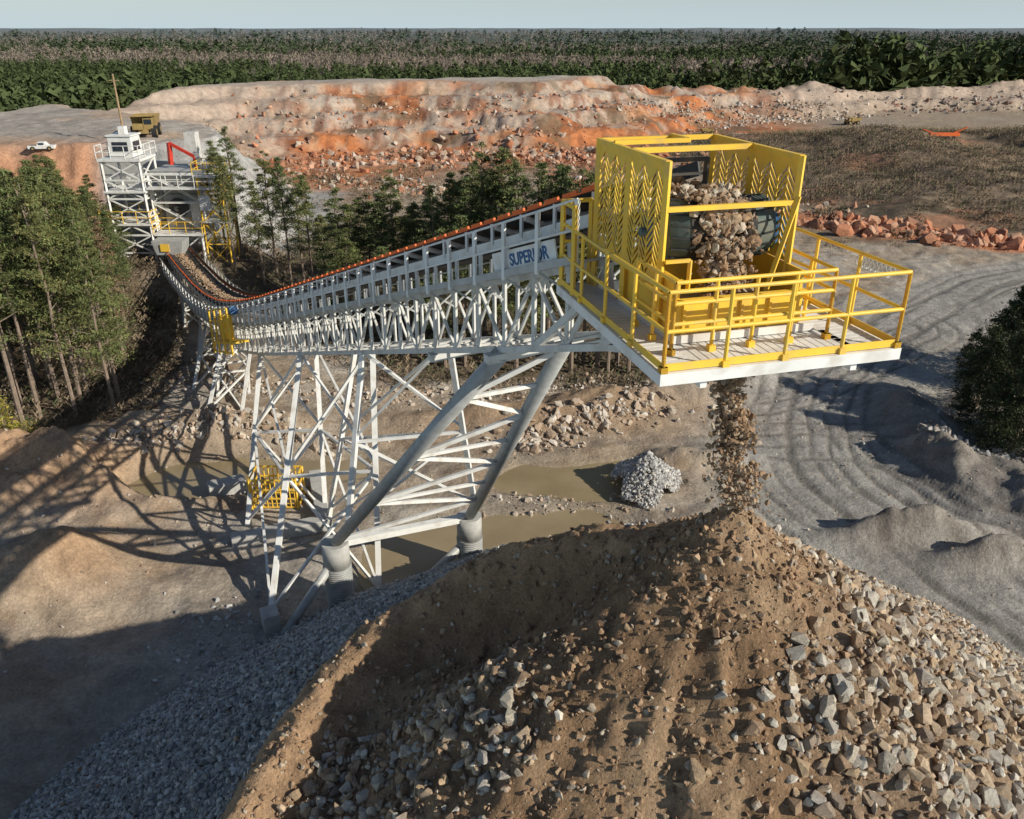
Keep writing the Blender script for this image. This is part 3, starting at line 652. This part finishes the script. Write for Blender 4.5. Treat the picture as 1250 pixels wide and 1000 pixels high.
for z in (.1,.55,1.,1.5):
    for j in (0,1): m.bar(c+Vector((-1,-.1+1.3*j,z)),c+Vector((1.1,-.1+1.3*j,z)),.06)
    for i in (0,1): m.bar(c+Vector((-1+2.1*i,-.1,z)),c+Vector((-1+2.1*i,1.2,z)),.06)
m.build('cage_frame',M['yellow'],e)
for yy in (-.1,1.2):
    m2=MB()
    for k in range(10): m2.bar(c+Vector((-.9+.21*k,yy,.1)),c+Vector((-.9+.21*k,yy,1.5)),.04)
    m2.bar(c+Vector((-.9,yy,.3)),c+Vector((1.,yy,.3)),.03); m2.build('cage_grille',M['yellow'],e)
def cvb(m,t0,t1,l0,l1,z0,z1):
    p=[Cv(t0,l0,z0),Cv(t1,l0,z0),Cv(t1,l1,z0),Cv(t0,l1,z0)]; zt=z1-z0; return m.hexa(p+[(a,b,c+zt) for a,b,c in p])
m=MB(); cvb(m,31.2,32.2,-2.3,-1.75,-1.9,-.5); tk=m.build('drive_guard',M['yellow'],conv)
m=MB()
for t in (28.2,30.0,31.8,33.4): m.bar(Cv(t,-2.5,-2.6),Cv(t,-2.5,-.2),.08)
for z in (-.2,-.8,-1.3,-2.5): m.bar(Cv(28.2,-2.5,z),Cv(33.4,-2.5,z),.07)
m.bar(Cv(28.2,-2.5,-2.5),Cv(30.,-2.5,-1.3),.05); m.bar(Cv(33.4,-2.5,-2.5),Cv(31.8,-2.5,-1.3),.05)
cvb(m,28.1,33.5,-2.5,-1.65,-2.05,-1.95); m.build('service_platform',M['yellow'],tk)
m=MB(); m.tube(Cv(29.6,-1.9,-.35),Cv(30.4,-1.9,-.35),.22,n=14); m.build('motor',M['blue'],tk)
# ---------------------------------------------------------------- plant
pl=empty('crushing_plant',(-29,69,-18),'white and yellow crushing plant with lattice tower at the conveyor tail','crushing plant')
def lattice(x0,x1,y0,y1,z0,z1,nl,name,mt='white',w=.16,parent=pl):
    m=MB(); C4=[(x0,y0),(x1,y0),(x1,y1),(x0,y1)]
    for a in C4: m.bar((*a,z0),(*a,z1),w)
    for k in range(nl):
        za=z0+(z1-z0)*k/nl; zb=z0+(z1-z0)*(k+1)/nl
        for i in range(4):
            a,b=C4[i],C4[(i+1)%4]; m.bar((*a,zb),(*b,zb),w*.8)
            m.bar((*a,za),(*b,zb),w*.6)
            if i==0: m.bar((*b,za),(*a,zb),w*.6)
    return m.build(name,M[mt],parent)
def rail(x0,x1,y0,y1,z,parent=pl,name='railing',mt='yellow'):
    m=MB(); C4=[(x0,y0),(x1,y0),(x1,y1),(x0,y1)]
    for i in range(4):
        a=np.array(C4[i]);b=np.array(C4[(i+1)%4]); L=np.linalg.norm(b-a); k=max(1,int(L/1.1))
        for j in range(k): p=a+(b-a)*j/k; m.bar((*p,z),(*p,z+1.),.05)
        for h in (.5,1.): m.bar((*a,z+h),(*b,z+h),.05)
    return m.build(name,M[mt],parent)
def slab(x0,x1,y0,y1,z0,z1,name,mt,parent=pl): return MB().box(x0,x1,y0,y1,z0,z1).build(name,M[mt],parent)
lattice(-33.4,-30.4,67,70,-18.5,-9.7,6,'lattice_tower')
slab(-33.6,-30.2,66.8,70.2,-9.7,-9.5,'tower_deck','white'); rail(-33.6,-30.2,66.8,70.2,-9.5,mt='white')
for z_ in (-12.,-14.6): slab(-33.6,-30.2,66.8,70.2,z_-.15,z_,'tower_deck','white')
rail(-33.6,-30.2,66.8,70.2,-14.6)
cab=slab(-32.8,-31.0,67.6,69.4,-9.49,-7.9,'operator_cabin','white'); slab(-32.5,-31.3,67.56,67.6,-9.0,-8.3,'window','glass',cab); slab(-31.0,-30.96,67.9,69.1,-9.0,-8.3,'window','glass',cab); slab(-32.9,-30.9,67.5,69.5,-7.89,-7.78,'cabin_roof','white',cab)
slab(-32.1,-31.6,68.2,68.8,-7.77,-7.2,'roof_unit','white')
slab(-34.9,-34.2,68,69,-18.3,-14.9,'control_cabinet','white')
slab(-36.5,-25.4,73,74,-18.2,-10.6,'retaining_wall','conc')
MB().box(-29.6,-26.6,68.6,71.5,-15.4,-12.6).build('crusher_body',M['galv'],pl)
lattice(-30.3,-26.3,67.9,68.3,-15.4,-10.8,2,'crusher_frame','white',.14)
MB().hexa([(-29.4,68.8,-12.59),(-26.8,68.8,-12.59),(-26.8,71.3,-12.59),(-29.4,71.3,-12.59),(-30.2,68.0,-10.6),(-25.9,68.0,-10.6),(-25.9,72,-10.6),(-30.2,72,-10.6)]).build('feed_hopper',M['galv'],pl)
m=MB(); m.tube((-28.4,68.5,-13.6),(-28.4,68.35,-13.6),.8,n=24); m.tube((-28.4,68.35,-13.6),(-28.4,67.9,-13.6),.2,n=12); m.build('flywheel',M['dark'],pl)
slab(-27.4,-26.7,68.35,68.58,-15.2,-13.0,'drive_cover','white')
slab(-30.2,-26.2,66.9,68.5,-15.6,-15.45,'service_deck','white'); rail(-30.2,-26.2,66.9,68.5,-15.45)
slab(-30.2,-25.0,67.0,67.9,-11.9,-11.78,'service_deck','white'); rail(-30.2,-25.,67.0,67.9,-11.75,mt='white')
lattice(-30.,-26.4,67.2,71.2,-18.3,-15.6,1,'base_frame')
lattice(-26.2,-24.3,67.4,69.6,-18.2,-11.0,4,'stair_tower','yellow',.11)
slab(-26.4,-24.1,67.2,69.8,-11.0,-10.88,'service_deck','white'); rail(-26.4,-24.1,67.2,69.8,-10.85); slab(-26.4,-24.1,67.2,69.8,-14.6,-14.48,'service_deck','white'); slab(-26.2,-25.3,67.2,67.3,-13.6,-12.4,'access_door','white')
slab(-27.8,-26.9,70.4,71.4,-10.5,-7.9,'silo_box','steel')
m=MB(); a=Vector((-28.9,69.6,-10.3)); b_=Vector((-28.7,69.4,-8.6)); c_=Vector((-26.8,69.2,-9.6)); m.bar(a,b_,.3); m.bar(b_,c_,.22); m.bar(c_,c_+Vector((.1,0,-1.1)),.15); m.build('rock_breaker_arm',M['red'],pl)
MB().hexa([(-29.6,65.4,-16.8),(-27.6,65.4,-16.8),(-27.6,67.0,-16.8),(-29.6,67.0,-16.8),(-29.9,65.4,-15.7),(-27.4,65.4,-15.7),(-27.4,67.,-15.7),(-29.9,67.,-15.7)]).build('transfer_chute',M['galv'],pl)
slab(-29.2,-28.5,65.3,65.37,-16.5,-15.9,'access_door','yellow')
m=MB()
for k in range(14): m.box(-34.5,-33.7,64+.25*k,64.25+.25*k,-18.2+.33*k,-18.14+.33*k)
m.bar((-34.5,64,-18.2),(-34.5,67.5,-13.6),.08,.25); m.bar((-33.7,64,-18.2),(-33.7,67.5,-13.6),.08,.25); m.build('stair',M['yellow'],pl)
pl.location.x+=.85
b0=gy(152,168,86); zt=float(T(b0[0],86)); m=MB(); m.tube((b0[0],86,zt-.3),(b0[0],86,-4.2),.13,.08,10); m.bar((b0[0]-.5,86,-4.8),(b0[0]+.5,86,-4.8),.08); tag(m.build('utility_pole',M['wood']),'bare brown wooden pole standing behind the plant','pole')
# ---------------------------------------------------------------- vehicles
def wheelset(par,locs,r,wd,name='wheel'):
    for (x_,y_) in locs:
        m=MB(); m.tube((x_,y_-wd/2,r),(x_,y_+wd/2,r),r,n=18); o=m.build(name,M['tyre'],par,False,False)
        m=MB(); m.tube((x_,y_-wd/2-.02,r),(x_,y_+wd/2+.02,r),r*.5,n=14); m.build('rim',M['dull'],o,False,False)
def haul_truck(loc,rz,lab,sc=1.):
    e=empty('haul_truck',loc,lab,'dump truck',None,rz); e.scale=(sc,)*3
    MB().box(-2.9,2.6,-.6,.6,.7,1.2).build('chassis',M['dull'],e,False,False)
    MB().add([(-3.2,-1.3,1.5),(1.2,-1.3,1.25),(1.2,1.3,1.25),(-3.2,1.3,1.5),(-3.6,-1.5,2.6),(1.4,-1.5,2.7),(1.4,1.5,2.7),(-3.6,1.5,2.6),(2.9,-1.4,2.85),(2.9,1.4,2.85),(2.9,-1.4,2.75),(2.9,1.4,2.75)],[(0,1,2,3),(0,4,5,1),(3,2,6,7),(1,5,6,2),(5,8,9,6),(5,6,11,10),(10,11,9,8),(0,3,7,4)]).build('dump_bed',M['dull'],e,False,False)
    c=MB().box(1.55,2.6,.1,1.2,1.2,2.6).build('cab',M['dull'],e,False,False); MB().box(2.6,2.63,.2,1.1,1.8,2.4).build('window',M['glass'],c,False,False)
    MB().box(1.55,2.9,-1.2,.05,1.2,1.9).build('engine_hood',M['dull'],e,False,False)
    wheelset(e,[(2.,-1.2),(2.,1.2),(-1.9,-1.2),(-1.9,1.2)],.8,.6); return e
p=gz(180,166,-10.3); haul_truck((p[0],p[1],float(T(p[0],p[1]))),R(-75),'yellow haul truck parked on the bench behind the crushing plant',.8)
p=gz(1040,150,-19.5); haul_truck((p[0],p[1],float(T(p[0],p[1]))),R(200),'small distant yellow dump truck on the far haul road',.55)
p=gz(869,106,-11); haul_truck((p[0],p[1],float(T(p[0],p[1]))),R(10),'tiny dump truck on the skyline of the quarry rim',.4)
p=gz(51,177,-10.4); e=empty('pickup_truck',(p[0],p[1],float(T(p[0],p[1]))),'white pickup truck parked on the upper bench at left','pickup truck',None,R(8)); e.scale=(.8,)*3
MB().box(-1.5,1.5,-.5,.5,.25,.62).build('body',M['white'],e,False,False); cb=MB().hexa([(-.45,-.47,.62),(.75,-.47,.62),(.75,.47,.62),(-.45,.47,.62),(-.3,-.4,1.02),(.4,-.4,1.02),(.4,.4,1.02),(-.3,.4,1.02)]).build('cab',M['white'],e,False,False)
MB().box(-.25,.38,-.475,-.44,.68,.93).build('window',M['glass'],cb,False,False); MB().box(-1.4,-.5,-.4,.4,.621,.63).build('cargo_bed',M['dark'],e,False,False)
wheelset(e,[(.95,-.45),(.95,.45),(-.95,-.45),(-.95,.45)],.27,.2)
p=gz(1160,128,-12); e=empty('mobile_screen',(p[0],p[1],float(T(p[0],p[1]))),'orange tracked screening machine far off on the right bench','mobile screen'); e.scale=(.42,)*3
MB().box(-6,6,-1.2,1.2,1.2,2.4).build('body',M['orange'],e,False,False); MB().bar((3,0,2),(9,0,4.6),1.,.3).build('boom',M['orange'],e,False,False); MB().bar((-4,0,2.2),(-9,0,3.8),1.,.3).build('boom',M['orange'],e,False,False); MB().box(-4,4,-1.5,1.5,0,1.19).build('track',M['tyre'],e,False,False)
# ---------------------------------------------------------------- trees
def pine_crown(seed,h=13.,r=2.1,base=.38,ncl=60,nt=95,col=(.05,.075,.022),sz=.14,tuft=1.):
    g=np.random.default_rng(seed); Cn=[];sc=[]
    for k in range(ncl):
        f=g.random()**.85; z=h*(base+(1-base)*f); env=r*(1-f)**.6*(.55+.45*min(1,f*5)); rr=env*math.sqrt(g.uniform(.05,1)); a=g.uniform(0,6.28)
        Cn.append((rr*math.cos(a),rr*math.sin(a),z+g.normal()*.2)); sc.append((.22+.30*(1-f))*g.uniform(.6,1.25)*tuft)
    Cn=np.array(Cn); sc=np.array(sc)
    p=np.repeat(Cn,nt,0)+g.normal(size=(ncl*nt,3))*np.repeat(sc,nt)[:,None]*np.array([.68,.68,.32])
    n=len(p); d1=g.normal(size=(n,3)); d1/=np.linalg.norm(d1,axis=1)[:,None]; d2=g.normal(size=(n,3)); d2/=np.linalg.norm(d2,axis=1)[:,None]
    v=np.stack([p+d1*sz,p-d1*sz*.5+d2*sz*.33,p-d1*sz*.5-d2*sz*.33],1).reshape(-1,3)
    cc=np.repeat(np.array(col)[None]*g.uniform(.65,1.5,(ncl,1)),nt,0)*g.uniform(.75,1.3,(n,1)); cc[:,0]*=g.uniform(.85,1.25,n)
    return np_mesh('crown',v,np.arange(n*3).reshape(-1,3),M['leaf'],np.repeat(cc,3,0)),Cn
def trunk_mesh(seed,h,cn,r0=.15):
    g=random.Random(seed); m=MB(); p=Vector((0,0,-.4)); k=7
    for i in range(k):
        q=Vector((g.uniform(-.07,.07)*i*.5,g.uniform(-.07,.07)*i*.5,h*.96*(i+1)/k)); m.tube(p,q,r0*(1-i/k*.8),r0*(1-(i+1)/k*.8),7); p=q
    for c in cn[::2]: m.tube((0,0,max(.3,c[2]-.5)),tuple(c),.035,.012,4)
    me=bpy.data.meshes.new('trunk'); me.from_pydata(m.v,[],m.f); me.materials.append(M['bark']); return me
PV=[]
GC=[(.115,.135,.048),(.130,.142,.052),(.098,.122,.046)]
for s in range(7):
    cm,cn=pine_crown(100+s,13,[1.9,1.6,2.2,1.8,2.0,1.5,2.1][s],[.32,.42,.26,.36,.30,.46,.28][s],74,78,GC[s%3]); PV.append((trunk_mesh(s,13,cn),cm))
cm,cn=pine_crown(300,13,1.5,.4,40,50,(.17,.12,.07)); PV.append((trunk_mesh(30,13,cn),cm))
bv=[]
for s in range(3):
    cm,cn=pine_crown(200+s,6,2.6,.0,85,95,(.05,.066,.028),.15,1.4); bv.append((trunk_mesh(50+s,6,cn,.12),cm))
cm,cn=pine_crown(260,2,1.1,.0,24,60,(.24,.22,.04),.1); bv.append((trunk_mesh(60,2,cn,.05),cm))
def put(var,x_,y_,hs,ws,label,group,name='pine_tree',cat='tree'):
    e=empty(name,(x_,y_,float(T(x_,y_))-.05),label,cat,group,random.uniform(0,6.28)); e.scale=(ws,ws,hs)
    for nm,me in zip(('trunk','crown'),var):
        o=bpy.data.objects.new(nm,me); COL.objects.link(o); o.parent=e
    return e
placed=[]; tries=0
while len(placed)<140 and tries<12000:
    tries+=1; y_=random.uniform(39.5,68); x_=random.uniform(-52,-20)
    if sdp(np.array([x_]),np.array([y_]),FOREST_L)[0]<.3: continue
    if any((x_-a)**2+(y_-b)**2<2.7 for a,b in placed): continue
    a_,b_,w_=proj(x_,y_,-20)
    if a_<-60 or a_>156: continue
    placed.append((x_,y_))
    topy=np.interp(a_,[-60,0,60,110,135,165,200],[200,208,203,214,250,290,300])+random.uniform(-8,34)
    zt=ray(a_,topy); zt=zt[2]/zt[1]*y_; h=min(16,max(5.,zt+20)); brown=random.random()<.05
    front=b_>505
    put(PV[7] if brown else PV[random.randrange(7)],x_,y_,h/13,random.uniform(.75,1.05)*(.75+.25*h/13),
        'brown needled pine among the green pines of the left wood' if brown else ('tall pine with bare lower trunk along the near edge of the left wood' if front else 'dark green pine standing within the dense left wood'),'dying pines in the left wood' if brown else ('pines at the edge of the left wood' if front else 'pines inside the left wood'))
MT=[(278,345,195),(292,352,215),(305,342,190),(322,350,215),(338,346,203),(352,352,196),(368,352,210),(384,358,212),(398,362,255),(420,378,238),(436,384,250),(452,380,226),(468,386,235),(484,385,222),(500,384,252),(517,392,240),(532,398,230),(548,402,215),(562,402,198),(578,410,205),(592,412,192),(606,408,200),(621,412,186),(636,420,198),(652,424,210),(668,430,202),(684,434,212),(700,438,208),(716,440,212),(732,444,226),(748,448,222),(764,452,230),(602,450,252),(570,452,258),(636,456,246),(668,458,252),(704,458,250),(540,446,275),(780,456,258),(505,420,290),(470,410,295),(430,400,290),(740,458,270),(812,455,290),(412,350,262),(445,345,252),(490,350,245),(530,350,225),(555,355,212),(585,360,205),(615,360,200),(645,365,208),(680,370,215),(710,375,222)]
for k,(px,py,ty) in enumerate(MT):
    g_=gz(px,py); zt=ray(px,ty+random.uniform(-10,16)); zt=zt[2]/zt[1]*g_[1]; h=zt+20
    lab='green pine beside the plant, right of the sagging belt' if px<410 else ('pine rising behind the middle of the conveyor' if px<530 else 'tall bushy pine behind the upper conveyor, left of the yellow guard')
    put(PV[k%7],g_[0]+random.uniform(-.4,.4),g_[1]+random.uniform(-.6,.6),h/13,random.uniform(.85,1.15)*(.75+.3*h/13)*(1.05 if px>410 else .85),lab,'pines beside the plant' if px<410 else ('pines behind the mid conveyor' if px<530 else 'pines behind the upper conveyor'))
for k,(px,py,s_) in enumerate([(1240,520,1.05),(1190,500,.75),(1275,480,1.15),(1205,545,.6),(1290,560,1.),(1255,455,1.1),(1222,470,.95),(1235,555,.7),(1180,465,.5),(1262,540,.8),(1168,520,.35)]):
    g_=gz(px,py); put(bv[k%3],g_[0],g_[1],s_*1.05,s_*.95,'dense dark evergreen bush at the right edge beside the haul road','dark bushes at the right edge','evergreen_bush','bush')
g_=gz(18,560); put(bv[3],g_[0],g_[1],1,1.2,'low yellow green bush in front of the left wood',None,'yellow_bush','bush')
def clump(n_,seed,kind):
    g=np.random.default_rng(seed)
    if kind==0:
        f=g.random(n_); r_=.30*(1-f)**.6*np.sqrt(g.random(n_)); z_=.10+.9*f
    else:
        f=g.random(n_); r_=.38*np.sqrt(g.random(n_))*np.sin(np.clip(f+.15,0,1)*math.pi)**.5; z_=.12+.85*f
    a=g.uniform(0,6.28,n_); p=np.stack([r_*np.cos(a),r_*np.sin(a),z_],-1)
    d1=g.normal(size=(n_,3))*np.array([1,1,.9 if kind==0 else 2.0]); d1/=np.linalg.norm(d1,axis=1)[:,None]; d2=g.normal(size=(n_,3)); d2/=np.linalg.norm(d2,axis=1)[:,None]
    s=.15 if kind==0 else .16; k2=.6 if kind==0 else .3
    v=np.stack([p+d1*s,p-d1*s*.6+d2*s*k2,p-d1*s*.6-d2*s*k2],1).reshape(-1,3); return v
def kindf(x_,y_):
    f=fbm(x_/160,y_/85,151,3)+.10*fbm(x_/12,y_/12,153)
    f=f-.9*ss(240-y_,0,40)*ss(-x_/np.maximum(y_,1),-.1,.1)-.5*ss(x_/y_,.28,.5)*ss(380-y_,0,120)
    return (f>-.03).astype(int)
def forest(name,n_,lo,hi,label,seed,ntri=32):
    g=np.random.default_rng(seed); u_=g.random(n_); y_=(lo**-.6+(hi**-.6-lo**-.6)*u_)**(-1/.6); x_=g.uniform(-1,1,n_)*(.72*y_+10)
    yd=ydrop(x_,y_); ok=y_>yd+6+6*fbm(x_/20,y_/20,141); x_,y_=x_[ok],y_[ok]; n_=len(x_)
    kd=kindf(x_,y_); hgt=g.uniform(3.2,6.4,n_)*(1+.9*ss(x_/y_,.22,.4)*ss(480-y_,0,150))*(1+.9*ss(y_,450,1500))*(1+.5*fbm(x_/70,y_/70,145,3)); z_=T(x_,y_)
    Vs=[];Cs=[]
    for kk in (0,1):
        for var in range(5):
            s=np.where((kd==kk)&(np.arange(n_)%5==var))[0]
            if not len(s): continue
            v=clump(ntri,seed+var+10*kk,kk); a=g.uniform(0,6.28,len(s)); ca_,sa_=np.cos(a),np.sin(a)
            vx=v[None,:,0]*ca_[:,None]-v[None,:,1]*sa_[:,None]; vy=v[None,:,0]*sa_[:,None]+v[None,:,1]*ca_[:,None]
            wd=hgt[s]*(1.15+.8*ss(y_[s],300,900))
            P3=np.stack([vx*wd[:,None]+x_[s][:,None],vy*wd[:,None]+y_[s][:,None],np.repeat(v[None,:,2],len(s),0)*hgt[s][:,None]+z_[s][:,None]-.3],-1)
            base=np.array([(.070,.092,.038),(.235,.195,.155)][kk]); c=base[None]*g.uniform(.75,1.25,(len(s),1)); hz=ss(y_[s],300,2600)[:,None]*.65; c=c*(1-hz)+np.array([.15,.18,.185])*hz  # aerial haze painted into the tree colours, stronger with distance
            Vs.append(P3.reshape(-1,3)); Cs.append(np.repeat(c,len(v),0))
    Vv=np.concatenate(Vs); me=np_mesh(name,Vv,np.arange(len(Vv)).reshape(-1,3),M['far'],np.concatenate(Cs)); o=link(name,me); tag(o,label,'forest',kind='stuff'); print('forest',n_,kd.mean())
forest('distant_forest',29000,105,2800,'far forest of dark pines and bare brown trees reaching the horizon',400)
for k in range(26):
    px=random.uniform(985,1270); y_=random.uniform(246,275); x_=(px-625)/F*(y_*CP+14*SP)
    put(PV[k%7],x_,y_,random.uniform(.75,1.05),random.uniform(1.1,1.5),'tall dark pine on the skyline at the far right','tall pines on the right skyline')
g=rng; sx=g.uniform(15,130,40000); sy=g.uniform(80,185,40000); ok=(sdp(sx,sy,SCRUB)+4*fbm(sx/8,sy/8,161)>1)&(fbm(sx/9,sy/9,163)>-.3); sx,sy=sx[ok][:15000],sy[ok][:15000]
e2x=g.uniform(-36,20,4000); e2y=g.uniform(98,150,4000); ok=fbm(e2x/8,e2y/8,165)>.08; sx=np.concatenate([sx,e2x[ok]]); sy=np.concatenate([sy,e2y[ok]])
e3x=g.uniform(-26,20,6500); e3y=g.uniform(43,92,6500); ok=(sdp(e3x,e3y,FOREST_M)>-2)|(e3y>75); sx=np.concatenate([sx,e3x[ok]]); sy=np.concatenate([sy,e3y[ok]])
e4x=g.uniform(-45,-20,4500); e4y=g.uniform(38,70,4500); ok=(sdp(e4x,e4y,FOREST_L)>-1); sx=np.concatenate([sx,e4x[ok]]); sy=np.concatenate([sy,e4y[ok]])
sz_=T(sx,sy); v=clump(14,900,1); hg=g.uniform(.4,1.3,len(sx)); P3=np.stack([v[None,:,0]*hg[:,None]*1.3+sx[:,None],v[None,:,1]*hg[:,None]*1.3+sy[:,None],v[None,:,2]*hg[:,None]+sz_[:,None]-.15],-1).reshape(-1,3)
c=np.array([(.21,.16,.11)])*g.uniform(.45,1.5,(len(sx),1)); gr=(g.random(len(sx))<.22)[:,None]; c=np.where(gr,np.array([(.09,.10,.05)]),c)
tag(link('scrub',np_mesh('scrub',P3,np.arange(len(P3)).reshape(-1,3),M['far'],np.repeat(c,len(v),0))),'low brown winter scrub covering the hillside and wood floor','scrub',kind='stuff')
# ---------------------------------------------------------------- light, sky, camera
wd=bpy.data.worlds.new('World'); bpy.context.scene.world=wd; wd.use_nodes=True; nt=wd.node_tree
sky=nt.nodes.new('ShaderNodeTexSky'); sky.sky_type='NISHITA'; sky.sun_disc=False
EL=R(28); sv=Vector((.885,-.465,0)).normalized()
sky.sun_elevation=EL; sky.sun_rotation=math.atan2(sv.x,sv.y); sky.altitude=200; sky.dust_density=.5; sky.air_density=1.0; sky.ozone_density=2.
geo=nt.nodes.new('ShaderNodeTexCoord'); sep=nt.nodes.new('ShaderNodeSeparateXYZ'); nt.links.new(geo.outputs['Generated'],sep.inputs[0])
mr=nt.nodes.new('ShaderNodeMapRange'); mr.inputs[1].default_value=-.01; mr.inputs[2].default_value=.10; mr.inputs[3].default_value=.92; mr.inputs[4].default_value=0; nt.links.new(sep.outputs['Z'],mr.inputs[0])
mx=nt.nodes.new('ShaderNodeMixRGB'); nt.links.new(mr.outputs[0],mx.inputs[0]); nt.links.new(sky.outputs[0],mx.inputs[1]); mx.inputs[2].default_value=(6.9,8.6,9.5,1)
bg=nt.nodes['Background']; bg.inputs[1].default_value=.08; nt.links.new(mx.outputs[0],bg.inputs[0])
sl=bpy.data.lights.new('sun','SUN'); sl.energy=5.0; sl.angle=R(.5); sl.color=(1,.94,.82); so=bpy.data.objects.new('sun',sl); COL.objects.link(so)
dirv=Vector((sv.x*math.cos(EL),sv.y*math.cos(EL),math.sin(EL))); so.rotation_euler=dirv.to_track_quat('Z','Y').to_euler()
cam=bpy.data.cameras.new('camera'); co=bpy.data.objects.new('camera',cam); COL.objects.link(co); cam.sensor_width=36; cam.lens=36*F/1250; cam.clip_end=20000; cam.clip_start=.1
co.rotation_euler=(math.pi/2-PIT,0,0); bpy.context.scene.camera=co
sc=bpy.context.scene; sc.view_settings.view_transform='Standard'; sc.view_settings.look='None'; sc.view_settings.exposure=0
